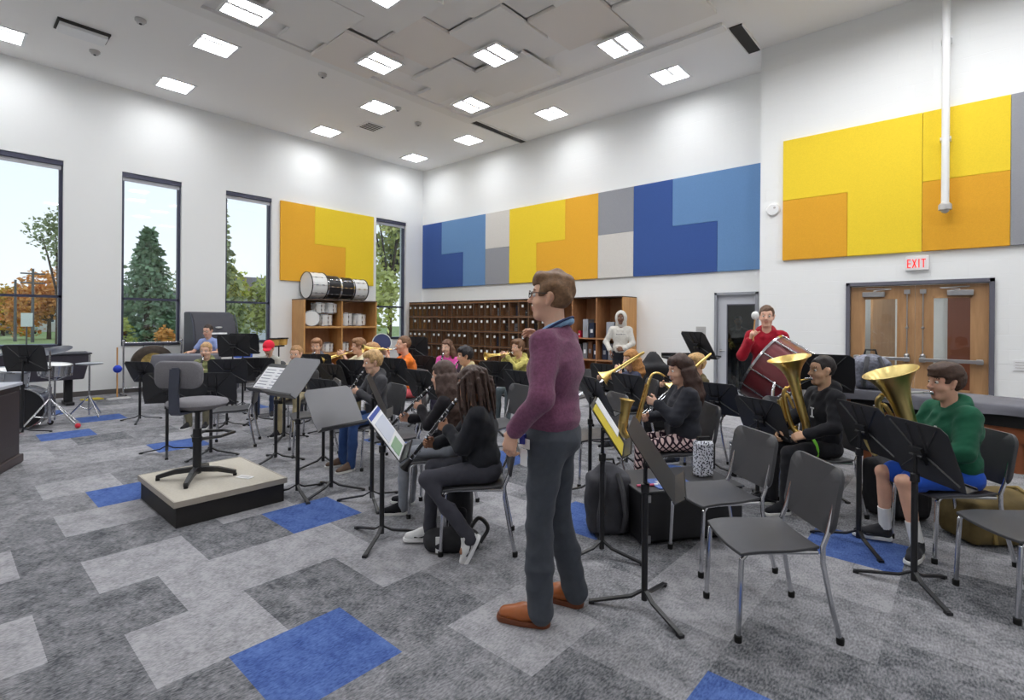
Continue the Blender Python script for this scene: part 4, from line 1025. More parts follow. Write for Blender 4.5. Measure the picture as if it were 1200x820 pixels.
# snare drums on the shelves
def sn(y, z, r, h, lab, sh=M_drumwhite): drum('snare_drum', lab, 'drum', (XL + .33, y, z + .014), (0, 0, 1), r, h, sh, M_chrome, 'white drums in the shelf unit', 8)
drum('snare_drum', 'white drum turned on its side at the open edge of the upper shelf', 'drum', (XL + .45, 6.46, 1.385 + .2), (.9, -.3, 0), .19, .16, M_drumwhite, M_chrome, 'white drums in the shelf unit', 8)
sn(6.9, 1.385, .19, .29, 'lower white drum of the stacked pair nearer the unit\'s side'); sn(6.72, 1.715, .17, .26, 'upper white drum stacked nearer the unit\'s side')
sn(7.06, 1.715, .16, .26, 'upper white drum stacked by the divider')
sn(7.5, 1.385, .18, .34, 'white drum with black slots beyond the divider'); sn(7.92, 1.385, .18, .32, 'second white drum with black slots beyond the divider')
sn(6.98, .685, .15, .24, 'white drum on the middle shelf before the divider'); sn(7.45, .685, .15, .24, 'white drum on the middle shelf after the divider')
# gong
t = thing('gong', 'dark gong with golden centre hanging in a black frame under the second window', 'gong', (-12.5, 3.01, 0))
m = MB()
for s in (-.5, .5): m.cyl((0, s, .06), (0, s, 1.1), .016); m.ball((0, s, 1.1), .025); m.tube([(-.22, s, .04), (.22, s, .04)], .018, 8)
m.cyl((0, -.5, 1.06), (0, .5, 1.06), .014); m.cyl((0, -.5, .16), (0, .5, .16), .014); m.build('frame', M_chrome, t)
A = along((0, 0, .62), (1, 0, 0))
MB().lathe([(.0, .03), (.08, .028), (.1, .012), (.22, .012), (.225, .012)], A, 40, False).build('golden_centre', mat('gong_gold', (170, 146, 88), .45, metal=.7, noise=(20, .3)), t)
MB().lathe([(.225, .0), (.225, .013), (.36, .01), (.38, .0), (.385, -.05), (.375, -.05), (.36, 0)], A, 40, False).build('rim', mat('gong_rim', (74, 66, 60), .45, metal=.7, noise=(14, .2)), t)
for s in (-.17, .17): MB().cyl((0, s, .95), (0, s, 1.06), .006).build('cord', M_black, t)
for s in (-.5, .5):
    for xx in (-.2, .2): MB().lathe([(0, .0), (.03, 0), (.03, .03), (0, .03)], along((xx, s - .015, .03), (0, 1, 0)), 12).build('caster', M_black, t)
t = thing('mallet', 'gong mallet with blue ball head standing beside the gong frame', 'mallet', (-12.42, 2.4, 0)); MB().cyl((0, 0, 0), (-.02, 0, .98), .013).build('handle', M_shelfwood, t); MB().ball((0.02, 0, .56), .075).build('head', mat('mallet_blue', (44, 72, 196), .8), t)
# covered upright
M_cover = mat('black_cover', (60, 60, 68), .55, spec=.35, bump=(12, .25)); M_greycov = mat('grey_cover', (104, 104, 112), .6, spec=.3, bump=(10, .3))
t = thing('covered_chimes', 'tall instrument under a black fitted cover between two windows', 'covered instrument', (-12.35, 4.02, 0))
pr = [(-.35, .0), (.4, .0), (.46, .5), (.42, 1.0), (.3, 1.45), (.16, 1.64), (-.05, 1.7), (-.33, 1.7)]
MB().prism(pr, .84, frame((0, .42, 0), (1, 0, 0), (0, 0, 1), (0, -1, 0))).build('cover', M_cover, t, smooth=40, bevel=.03)
m = MB(); m.box((.385, .02, 1.24), (.02, .36, .035), Matrix.Rotation(-.27, 3, 'Y')); m.build('white_stripe', M_white, t, smooth=0); m = MB(); m.ball((.35, .05, 1.37), (.015, .07, .02)); m.build('badge', M_sens, t)
m = MB()
for yy in (-.43, .43): m.tube([(.4, yy, .05), (.46, yy, .5), (.42, yy, 1.0), (.3, yy, 1.45), (.14, yy, 1.65)], .012, 6)
m.build('piping', M_sback, t)
# covered mallet instruments
def covered(x, y, rz, L, W, z0, z1, label, legs=True, wm=None, drape=.22, lm=None):
    t = thing('covered_marimba', label, 'covered instrument', (x, y, 0), R(rz)); n = 40
    r = random.Random(int(x * 100)); m = MB(); vs = []; fs = []
    out = rrect(L, W, .06, 4); K0 = len(out); pts = []
    for i in range(K0):   # resample the rim
        a = Vector(out[i]); b2 = Vector(out[(i + 1) % K0]); k = max(1, int((b2 - a).length / .07))
        for j in range(k): pts.append(a.lerp(b2, j / k))
    K = len(pts)
    ph = [r.uniform(0, 6.28) for _ in range(3)]
    for lev, (dz, gro, wav) in enumerate(((0, -.02, 0), (-.015, 0, 0), (-drape * .5, .015, .01), (-drape, .03, .022))):
        for i, p in enumerate(pts):
            wv = wav * (math.sin(i * .9 + ph[0]) + .6 * math.sin(i * .37 + ph[1])); q = p * (1 + gro / max(.3, p.length) + wv / max(.3, p.length))
            vs.append((q.x, q.y, z1 + dz + (.02 * math.sin(i * .5 + ph[2]) if lev == 3 else 0)))
    for lev in range(3):
        for i in range(K): fs.append((lev * K + i, (lev + 1) * K + i, (lev + 1) * K + (i + 1) % K, lev * K + (i + 1) % K))
    fs.append(tuple(range(K))); m.add(vs, fs); c = m.build('cover', M_greycov if wm is None else wm, t, smooth=60)
    m = MB(); m.box((0, 0, (z0 + z1) / 2 - .01), (L - .1, W - .1, z1 - z0 - .04)); m.build('frame', lm or M_black, t, smooth=0)
    for sx in (-1, 1):
        m = MB(); m.box((sx * (L / 2 - .2), 0, z0 / 2 + .03), (.07, W * .55, z0 - .02)); m.build('leg', lm or M_black, t, smooth=0, bevel=.01)
        for sy in (-1, 1): MB().lathe([(0, .0), (.03, 0), (.03, .025), (0, .025)], along((sx * (L / 2 - .2), sy * W * .22, .03), (0, 1, 0)), 12).build('caster', M_rub, t)
    return t
covered(-9.88, 2.86, 44, .9, .5, .6, .95, 'grey covered mallet instrument between gong and seated players')
M_marwood = wood('marimba_wood', (160, 96, 62), (138, 78, 48), (1, 8, 1), .4)
t = covered(.35, 5.85, -12, 2.5, .62, .62, .93, 'long grey covered marimba in front of the wooden double doors', lm=M_marwood, drape=.1)
m = MB(); m.box((0, -.27, .8), (2.3, .02, .1)); m.build('black_drape', M_black, t, smooth=0)
for i in range(19): MB().cyl((-1.0 + .11 * i, -.2, .74), (-1.0 + .11 * i, -.2, .5 - .012 * i), .045, n=14).build('resonator', M_marwood, t)
t = thing('keyboard_percussion', 'dark covered keyboard instrument with tapering end against the window wall', 'covered instrument', (-12.35, .9, 0))
MB().prism([(-1.0, .46), (.9, .46), (1.0, .9), (-1.0, .9)], .56, frame((.28, 0, 0), (0, 1, 0), (0, 0, 1), (1, 0, 0)) @ Matrix.Translation((0, 0, -.28))).build('body', mat('dark_cover', (52, 48, 58), .5, bump=(15, .2)), t, smooth=0, bevel=.02)
MB().box((.28, -.0, .915), (.6, 2.02, .03)).build('lid', M_cover, t, smooth=0, bevel=.01)
for yy in (-.7, .72): m = MB(); m.box((.28, yy, .25), (.1, .12, .44)); m.box((.28, yy, .03), (.5, .12, .05)); m.build('leg', M_black, t, smooth=0, bevel=.008)
# drum kit
t = drum('bass_drum', 'dark bass drum of the drum kit peeking out beside the black cabinet', 'drum', (-9.75, .8, .29), (-.7, .3, 0), .27, .36, mat('kit_navy', (40, 40, 64), .3, coat=.4), M_chrome, None, 8, heads=M_drumblk)
for s in (-1, 1): MB().tube([(s * .2, .2, .05), (s * .33, .28, .05)], .01, 6).build('spur', M_chrome, t)
t = drum('snare_drum', 'silver snare drum on its stand in the drum kit', 'drum', (-10.05, 1.2, .72), (.1, .05, 1), .18, .14, M_chrome, M_chrome, None, 8)
t = drum('tom_drum', 'pale shell tom drum of the drum kit under the music stand', 'drum', (-9.95, .72, .6), (.15, .1, 1), .17, .22, M_silver, M_chrome, None, 6)
def tripod(m, x, y, h, r0, n=3, a0=.3):
    for k in range(n):
        a = a0 + 2 * PI * k / n; d = Vector((math.cos(a), math.sin(a), 0))
        m.tube([Vector((x, y, h)), Vector((x, y, 0)) + d * r0 + Vector((0, 0, .03))], .011, 6); m.tube([Vector((x, y, h * .35)), Vector((x, y, h * .55)) + d * r0 * .45], .007, 6)
t = thing('cymbal_stand', 'chrome cymbal stand with red rubber feet beside the drum kit', 'cymbal stand', (-9.58, 1.09, 0))
m = MB(); m.cyl((0, 0, .08), (0, 0, .62), .016); m.cyl((0, 0, .6), (0, 0, 1.12), .011); m.cyl((0, 0, .5), (0, 0, .58), .024); m.cyl((0, 0, .8), (0, 0, .86), .02); m.build('pole', M_chrome, t)
for k in range(3):
    a = .9 + 2 * PI * k / 3; d = Vector((math.cos(a), math.sin(a), 0)); m = MB(); m.tube([(0, 0, .42), d * .33 + Vector((0, 0, .04))], .012, 8); m.tube([(0, 0, .15), d * .2 + Vector((0, 0, .2))], .008, 6); l = m.build('leg', M_chrome, t)
    MB().ball(d * .35 + Vector((0, 0, .035)), (.035, .035, .035)).build('rubber_foot', mat('red_rubber', (214, 50, 66), .5) if k != 1 else M_rub, l)
m = MB(); A = along((.04, .04, 1.1), (-.35, -.2, 1)); m.lathe([(0, .035), (.03, .03), (.05, .01), (.2, -.008), (.2, -.01), (.05, .004), (0, .02)], A, 32); m.build('cymbal', M_silver, t)
t = thing('hi_hat', 'chrome hi-hat stand next to the snare drum', 'hi-hat', (-10.2, 1.62, 0)); m = MB(); m.cyl((0, 0, .05), (0, 0, .98), .012); tripod(m, 0, 0, .35, .26); m.build('pole', M_chrome, t); MB().lathe([(0, .87), (.17, .85), (.17, .846), (0, .85)], None, 28).build('cymbal', M_silver, t); MB().lathe([(0, .82), (.17, .838), (.17, .834), (0, .81)], None, 28).build('cymbal', M_silver, t)
t = thing('snare_stand', 'chrome stand holding the silver snare drum', 'drum stand', (-10.05, 1.2, 0)); m = MB(); m.cyl((0, 0, .05), (0, 0, .66), .012); tripod(m, 0, 0, .3, .24, a0=1.2); m.build('pole', M_chrome, t); m = MB()
for k in range(3): a = 2 * PI * k / 3; m.tube([(0, 0, .62), (.17 * math.cos(a), .17 * math.sin(a), .68)], .008, 6)
m.build('basket', M_chrome, t)
# black cabinet at the picture edge
M_cabk = mat('dark_cabinet', (52, 44, 46), .4, noise=(3, .12))
t = thing('black_cabinet', 'dark cabinet with pale top at the picture edge in front of the drum kit', 'cabinet', (-7.57, .64, 0), R(-23.5))
m = MB(); m.box((.65, -.3, .43), (1.3, .56, .8)); m.build('body', M_cabk, t, smooth=0)
MB().box((.65, -.3, .05), (1.36, .62, .09)).build('base_molding', mat('dark_base', (64, 54, 54), .4), t, smooth=0, bevel=.012)
MB().box((.65, -.3, .845), (1.34, .6, .035)).build('worktop', mat('pale_top', (186, 188, 198), .3), t, smooth=0, bevel=.006)
m = MB(); m.box((.42, .0, .5), (.6, .02, .55)); m.build('door', M_cabk, t, smooth=0, bevel=.004)
# bongos
t = thing('bongos', 'pair of pale wooden bongos on a black stand beside the shelf unit', 'bongos', (-11.05, 4.93, 0))
m = MB(); m.cyl((0, 0, .06), (0, 0, .98), .014); tripod(m, 0, 0, .3, .3); m.box((0, 0, .98), (.06, .34, .03), Matrix.Rotation(.6, 3, 'Z')); m.build('stand', M_black, t)
for s in (-1, 1):
    A = Matrix.Translation((s * -.07, s * .12, 1.0)); q = MB().lathe([(.08, 0), (.1, .15)], A, 24).build('shell', wood('bongo_wood%d' % s, (214, 168, 88), (200, 150, 70), (1, 1, 5)), t); MB().lathe([(.104, .13), (.112, .13), (.112, .155), (0, .158)], A, 24, False).build('rim', M_black, t)
t = thing('side_table', 'small grey table with bits on it under the third window', 'table', (-11.4, 4.2, 0), R(20)); MB().box((0, 0, .74), (.5, .9, .03)).build('tabletop', M_sens, t, smooth=0)
for a in (-1, 1):
    for c_ in (-1, 1): MB().cyl((a * .2, c_ * .4, 0), (a * .2, c_ * .4, .73), .015).build('leg', M_black, t)
t = thing('blue_box', 'small blue box on the grey table under the third window', 'box', (-11.3, 4.3, .757)); MB().box((0, 0, .09), (.16, .32, .18)).build('shell', mat('box_blue', (54, 92, 190), .5), t, smooth=0, bevel=.006); MB().box((.082, 0, .1), (.004, .16, .07)).build('label_patch', M_paper, t, smooth=0)
# navy drum with white rims on a stand
t = drum('marching_drum', 'navy marching drum with white rims standing by the narrow window', 'drum', (-9.75, 6.62, 1.02), (.85, -.5, .2), .19, .2, mat('navy_shell', (38, 46, 84), .3, coat=.3), M_drumwhite, None, 8, heads=mat('navy_head', (44, 52, 92), .5))
MB().lathe([(0, -.004), (.06, -.004)], None, 20).build('red_badge', mat('badge_red', (190, 50, 56), .6), t)
t = thing('drum_stand', 'black stand under the navy marching drum', 'drum stand', (-9.72, 6.6, 0)); m = MB(); m.cyl((0, 0, .05), (0, 0, .8), .015); tripod(m, 0, 0, .4, .3); m.build('pole', M_black, t)
MB().tube([(0, 0, .78), (-.12, .05, .8), (-.12, .05, .84)], .012, 6).build('cradle', M_black, t)
# trash bins
M_bin = mat('bin_grey', (160, 166, 176), .5)
def trash(x, y, label, rz):
    t = thing('trash_bin', label, 'trash bin', (x, y, 0), R(rz)); vs = []; m = MB()
    o1 = rrect(.42, .42, .05, 4); K = len(o1); rings = [(.82, 0), (.86, .02), (.97, .78), (1.03, .78), (1.03, .82), (.95, .82), (.93, .76), (.8, .1)]
    vs = [(a * s, b2 * s, h) for s, h in rings for a, b2 in o1]; fs = [(q * K + k, q * K + (k + 1) % K, (q + 1) * K + (k + 1) % K, (q + 1) * K + k) for q in range(len(rings) - 1) for k in range(K)]
    fs.append(tuple(range(K - 1, -1, -1))); fs.append(tuple(range((len(rings) - 1) * K, len(rings) * K))); m.add(vs, fs); m.build('body', M_bin, t, smooth=40)
    m = MB(); m.prism(rrect(.445, .445, .05, 4), .05, Matrix.Translation((0, 0, .82))); m.build('lid', mat('bin_lid', (178, 182, 190), .5), t, smooth=40, bevel=.01)
trash(-3.95, 7.55, 'light grey trash bin beside the trombone player', 20)
trash(-3.5, 7.7, 'darker grey trash bin partly behind the arch of a black case', 20)
# bass drum of the drummer in red
ax = Vector((.86, -.02, -.52)).normalized()
c0 = Vector((-1.66, 5.95, 1.09))
t = drum('concert_bass_drum', 'maroon concert bass drum with chrome rods tilted in its stand', 'drum', c0, ax, .37, .44, M_maroon, M_chrome, None, 12)
o = MB().lathe([(0, 0), (.035, 0), (.03, .01), (0, .012)], along((.375, 0, .21), (1, 0, 0)), 14).build('badge', M_gold, t)
t = thing('bass_drum_stand', 'chrome tilting stand carrying the maroon bass drum', 'drum stand', (-1.43, 5.94, 0)); m = MB()
for s in (-1, 1):
    off = Vector((.0, .8, 0)).normalized() * .46 * s; m.tube([off + Vector((0, 0, .04)), off + Vector((0, 0, .88)), off * .88 + Vector((.0, .0, .96))], .016, 8); m.tube([off + Vector((-.34, -.1, .04)), off + Vector((.34, .1, .04))], .016, 8)
m.tube([Vector((.13, -.47, .12)), Vector((-.13, .47, .12))], .014, 8); m.build('frame', M_chrome, t)
for s in (-1, 1):
    for e in (-1, 1):
        off = Vector((.0, .8, 0)).normalized() * .46 * s + Vector((.33, .1, 0)) * e; MB().lathe([(0, 0), (.035, 0), (.035, .03), (0, .03)], along(off + Vector((0, -.015, .035)), (0, 1, 0)), 12).build('caster', M_rub, t)
# tall gig bag and trap table behind the saxophone player
M_bag = mat('bag_black', (36, 36, 40), .75, bump=(30, .25)); M_bagg = mat('bag_charcoal', (66, 66, 72), .8, noise=(9, .25), bump=(24, .3))
def softbag(name, label, cat, loc, rz, size, m, seed, res=.02, extra=None, tilt=0.):
    t = thing(name, label, cat, loc, R(rz)); w, d, h = size
    s = SDF((-w / 2 - .06, -d / 2 - .06, -.02), (w / 2 + .06, d / 2 + .06, h + .06), res)
    s.ell((0, 0, h * .5), (w / 2 * 1.04, d / 2 * 1.02, h * .56), k=0); s.slab((0, 0, h * .45), (w / 2 - .05, d / 2 - .05, h * .45 - .05), r=.045, k=.05)
    s.wrinkle(.006, 24, seed); s.slab((0, 0, -.5), (3, 3, .5), cut=True, k=0); s.build('body', m, t)
    if extra: extra(t, w, d, h)
    return t
def curve_(P): return [Vector(P[0]).lerp(Vector(P[1]), i / 4) for i in range(4)] + [Vector(P[1]).lerp(Vector(P[2]), i / 4) for i in range(4)] + [Vector(P[2]).lerp(Vector(P[3]), i / 4) for i in range(5)]
def straps(t, w, d, h):
    for s in (-1, 1): m = MB(); m.tube(curve_([(s * w * .26, d * .46, h * .08), (s * w * .3, d * .66, h * .35), (s * w * .24, d * .66, h * .65), (s * w * .16, d * .42, h * .95)]), .02, 6); m.build('strap', mat('strap_grey', (84, 84, 88), .8), t)
    s = MB(); s.tube([(-.05, 0, h), (-.04, 0, h + .05), (.04, 0, h + .05), (.05, 0, h)], .01, 6); s.build('handle', M_black, t)
    q = MB(); q.prism(rrect(w * .62, h * .4, .04, 4), .05, frame((0, -d * .47, h * .3), (1, 0, 0), (0, 0, 1), (0, -1, 0))); q.build('front_pocket', M_bag, t, smooth=40, bevel=.015)
softbag('gig_bag', 'tall black instrument bag standing behind the saxophone player', 'instrument bag', (-3.3, 6.7, 0), 40, (.42, .3, 1.08), M_bag, 4, extra=straps)
t = thing('trap_table', 'black percussion table on two posts by the grey door', 'table', (-2.75, 6.5, 0), R(42)); MB().box((0, 0, 1.09), (.5, .4, .03)).build('tabletop', M_black, t, smooth=0, bevel=.008); m = MB(); m.box((0, .2, 1.12), (.5, .012, .05)); m.box((0, -.2, 1.12), (.5, .012, .05)); m.build('rim', M_black, t, smooth=0)
for s in (-1, 1): m = MB(); m.cyl((s * .12, 0, .03), (s * .12, 0, 1.08), .014); m.box((s * .12, 0, .02), (.05, .45, .03)); m.build('leg', M_black, t)
# bags on the floor
softbag('backpack', 'charcoal backpack with straps leaning by the case behind the conductor', 'backpack', (-2.0, 3.34, 0), -135, (.32, .24, .48), M_bagg, 6, extra=straps)
softbag('backpack', 'black backpack standing beneath the clarinet players\' chairs', 'backpack', (-2.87, 2.66, 0), 46, (.17, .36, .42), M_bag, 8, extra=straps)
def loop(t, w, d, h):
    m = MB(); m.tube(curve([(w * .3, .05, h * .8), (w * .48, .1, h * 1.3), (w * .66, .06, h * .9), (w * .52, .0, .04)]), .014, 6); m.build('handle', M_black, t)
    q = MB(); q.box((-w * .24, -d * .5, h * .5), (.03, .012, h * .8)); q.build('white_stripe', M_white, t, smooth=0)
softbag('clarinet_bag', 'small black bag with loop handle lying under the dreadlocked player\'s foot', 'instrument bag', (-2.62, 2.36, 0), 42, (.36, .2, .13), M_bag, 9, .013, extra=loop)
def bpb(t, w, d, h):
    straps(t, w, d, h); q = MB(); q.prism(rrect(w * .5, h * .55, .05, 4), .03, frame((0, -d * .49, h * .4), (1, 0, 0), (0, 0, 1), (0, -1, 0))); q.build('blue_panel', mat('bag_blue', (66, 92, 138), .8), t, smooth=40, bevel=.01)
softbag('backpack', 'black and blue backpack on the carpet between the two low brass players', 'backpack', (-.43, 5.2, 0), 40, (.4, .3, .5), M_bag, 10, extra=bpb)
def duf(t, w, d, h):
    for s in (-.25, .25): m = MB(); m.tube([(s * w, -d * .5, .03), (s * w, -d * .3, h * .95), (s * w, 0, h * 1.04), (s * w, d * .3, h * .95)], .014, 6); m.build('strap', mat('olive_strap', (136, 116, 66), .8), t)
softbag('duffel_bag', 'olive brown duffel bag on the floor behind the tuba player\'s chair', 'duffel bag', (.16, 5.12, 0), 40, (.6, .34, .36), mat('bag_olive', (104, 88, 52), .8, noise=(8, .3), bump=(20, .3)), 11, extra=duf)
softbag('backpack', 'grey patterned backpack lying on the covered marimba', 'backpack', (-.7, 5.98, .932), -160, (.3, .24, .32), mat('bag_speckle', (120, 122, 134), .8, noise=(40, .45), bump=(24, .3)), 12, extra=straps)
# equipment case with things on it
t = thing('equipment_case', 'black equipment case in front of the saxophone player', 'case', (-1.65, 3.72, 0), R(54)); M_case = mat('case_laminate', (30, 30, 33), .5)
MB().box((0, 0, .2), (.8, .5, .34)).build('body', M_case, t, smooth=0, bevel=.008); MB().box((0, 0, .372), (.82, .52, .016)).build('lid', mat('case_top', (58, 58, 60), .5), t, smooth=0, bevel=.005)
m = MB(); m.box((0, 0, .015), (.72, .42, .03)); m.build('base', M_rub, t, smooth=0); m = MB()
for sx in (-.36, .36): m.box((sx, -.255, .05), (.06, .02, .05)); m.box((sx, -.255, .33), (.06, .02, .05))
m.build('corner_cap', M_steel, t, smooth=0); m = MB(); m.box((0, -.256, .33), (.06, .012, .07)); m.build('latch', M_steel, t, smooth=0)
def onc(dx, dy, nm, lab, cat, fn):
    v = Matrix.Rotation(R(54), 3, 'Z') @ Vector((dx, dy, .3805)); o = thing(nm, lab, cat, (-1.65 + v.x, 3.72 + v.y, v.z), R(54)); fn(o)
onc(-.1, -.12, 'folder', 'blue folder on the equipment case', 'folder', lambda o: (MB().prism(rrect(.3, .22, .006, 2), .006).build('cover', mat('folder_blue', (76, 100, 160), .6), o, smooth=0), MB().box((0, 0, .007), (.2, .1, .002)).build('label_patch', M_sens, o, smooth=0)))
onc(-.3, -.15, 'marker', 'pink marker pen on the equipment case', 'marker', lambda o: (MB().cyl((-.08, 0, .009), (.05, 0, .009), .009).build('barrel', mat('marker_pink', (206, 90, 120), .5), o), MB().cyl((.05, 0, .009), (.08, 0, .009), .0095).build('cap', M_white, o)))
PAT = mat('pattern_bw', (190, 192, 200), .5)
nt_ = PAT.node_tree; v_ = nt_.nodes.new('ShaderNodeTexVoronoi'); v_.inputs['Scale'].default_value = 70; cr_ = nt_.nodes.new('ShaderNodeValToRGB'); cr_.color_ramp.interpolation = 'CONSTANT'; cr_.color_ramp.elements[0].color = lin(40, 42, 58); cr_.color_ramp.elements[1].color = lin(214, 216, 224); cr_.color_ramp.elements[1].position = .42
tc_ = nt_.nodes.new('ShaderNodeTexCoord'); nt_.links.new(tc_.outputs['Object'], v_.inputs['Vector']); nt_.links.new(v_.outputs['Distance'], cr_.inputs[0]); nt_.links.new(cr_.outputs[0], nt_.nodes['Principled BSDF'].inputs['Base Color'])
onc(.24, .0, 'pouch', 'black and white patterned pouch standing on the equipment case', 'pouch', lambda o: (MB().prism(rrect(.14, .1, .03, 4), .27).build('body', PAT, o, smooth=40, bevel=.02), MB().box((0, 0, .285), (.1, .025, .03)).build('zipper_flap', M_black, o, smooth=0)))
# odds and ends on the floor by the window wall
t = thing('yellow_pad', 'yellow pad lying on the floor by the window wall', 'paper pad', (-12.45, 2.02, 0), R(10)); MB().prism(rrect(.22, .3, .01, 2), .02).build('pages', M_yel, t, smooth=0); MB().box((0, .14, .021), (.22, .02, .004)).build('binding', M_goldd, t, smooth=0)
t = thing('white_tray', 'white flat tray on the floor by the gong frame', 'tray', (-12.2, 2.38, 0), R(5)); MB().box((0, 0, .012), (.12, .36, .02)).build('base', M_white, t, smooth=0); MB().box((0, 0, .026), (.1, .34, .01)).build('rim', M_sens, t, smooth=0)
# ------------------------------------------------------------------ people
def V(*a): return Vector(a)
def bone(a, c, l1, l2, hint):
    """the joint between a and c for two bone lengths, bent towards hint"""
    d = c - a; L = d.length
    if L > (l1 + l2) * .985: c = a + d * ((l1 + l2) * .985 / L); d = c - a; L = d.length
    x = (l1 * l1 - l2 * l2 + L * L) / (2 * L); h = math.sqrt(max(0, l1 * l1 - x * x)); n = d / L
    p = Vector(hint) - n * n.dot(Vector(hint)); p = p.normalized() if p.length > 1e-5 else n.orthogonal().normalized()
    return a + n * x + p * h, c
SKIN = {}
def skin(c):
    if c not in SKIN:
        m = mat('skin_%d' % len(SKIN), c, .5, spec=.35, noise=(14, .06)); m.node_tree.nodes['Principled BSDF'].inputs['Subsurface Weight'].default_value = .06
        m.node_tree.nodes['Principled BSDF'].inputs['Subsurface Radius'].default_value = (.01, .004, .002); SKIN[c] = m
    return SKIN[c]
def cloth(c, rough=.9, pat=None):
    k = 'cloth_%d_%d_%d' % c
    return mat(k, c, rough, spec=.15, noise=(26, .07), bump=(340, .12), sheen=.1)
def hairm(c): return mat('hair_%d_%d_%d' % c, c, .55, spec=.35, noise=(60, .3), bump=(160, .35))
M_eye = mat('eye_white', (232, 230, 226), .3); M_iris = mat('eye_iris', (46, 34, 28), .25)
def hand(sd, w, aim, palm, side, s, curl=.5, spread=.12, k=.006):
    """palm, four fingers and a thumb; curl per joint in radians"""
    aim = aim.normalized(); palm = (palm - aim * aim.dot(palm)).normalized(); rad = aim.cross(palm) * (-side)     # towards the thumb
    s = s * 1.04
    offs = (.031, .0105, -.0105, -.03); lens = (.072, .08, .074, .058)
    for i in range(4):
        kn = w + aim * (.088 - .006 * abs(i - 1)) * s + rad * offs[i] * s * .92
        sd.cone(w + rad * offs[i] * .55 * s, kn, .0165 * s, .0125 * s, .012)
        a = curl * (1 + .12 * i); d = aim; p = kn; ang = 0; r0 = .0098 * s
        d0 = (aim + rad * (offs[i] / .03) * spread).normalized()
        for j, q in enumerate((.46, .3, .24)):
            ang += a * (1.0, 1.1, .8)[j]; d = d0 * math.cos(ang) + palm * math.sin(ang); e = p + d * lens[i] * q * s
            sd.cone(p, e, r0, r0 * .88, k); p = e; r0 *= .88
    t0 = w + aim * .022 * s + rad * .026 * s + palm * .006 * s
    d1 = (aim * .55 + rad * .62 + palm * .45).normalized(); t1 = t0 + d1 * .045 * s
    d2 = (aim * .8 + rad * .1 + palm * (.35 + .3 * curl)).normalized(); t2 = t1 + d2 * .034 * s; t3 = t2 + (d2 + palm * .25 - rad * .15).normalized() * .026 * s
    sd.cone(w + aim * .01 * s, t0, .016 * s, .015 * s, .012); sd.cone(t0, t1, .0145 * s, .0115 * s, .008); sd.cone(t1, t2, .0115 * s, .0105 * s, k); sd.cone(t2, t3, .0105 * s, .0085 * s, k)

def head(sd, c, Q, h, face=1.):
    """skull, jaw, nose, lips, ears and brow; Q turns head axes (x forward) into the figure's"""
    T = lambda x, y, z: c + Q @ (V(x, y, z) * h)
    E = lambda p, r, **kw: sd.ell(T(*p), tuple(q * h for q in r), rot=Q.transposed().to_4x4().inverted().transposed() if False else Q, **kw)
    E((-.012, 0, .035), (.098, .075, .092), k=0, mid=0); E((.022, 0, -.04), (.068, .058, .078), k=.035 * h, mid=0)
    E((.03, 0, .03), (.062, .06, .06), k=.02 * h, mid=0)
    sd.cone(T(.062, -.012, -.098), T(.062, .012, -.098), .02 * h, k=.028 * h, mid=0)
    for y in (-1, 1):
        E((.09, y * .031, .012), (.014, .017, .012), k=.014 * h, cut=True)
        sd.cone(T(.05, y * .045, -.03), T(.065, y * .03, -.03), .022 * h, k=.02 * h, mid=0)
        sd.cone(T(-.004, y * .072, .012), T(-.008, y * .08, .02), .018 * h, .012 * h, k=.008 * h, mid=0); sd.cone(T(-.01, y * .078, .018), T(.002, y * .072, -.03), .012 * h, .009 * h, k=.008 * h, mid=0)
        sd.cone(T(.086, y * .018, .036), T(.078, y * .047, .036), .0055 * h, .004 * h, k=.01 * h, mid=2)
    sd.cone(T(.088, 0, .018), T(.112, 0, -.022), .008 * h, .0125 * h, k=.012 * h, mid=0)
    for y in (-1, 1): sd.cone(T(.098, y * .009, -.026), T(.094, y * .011, -.026), .008 * h, k=.006 * h, mid=0)
    sd.cone(T(.086, -.017, -.056), T(.086, .017, -.056), .0075 * h, k=.006 * h, mid=1); sd.cone(T(.093, -.006, -.054), T(.093, .006, -.054), .006 * h, k=.008 * h, mid=1)
    sd.cone(T(.085, -.013, -.068), T(.085, .013, -.068), .0085 * h, k=.006 * h, mid=1)

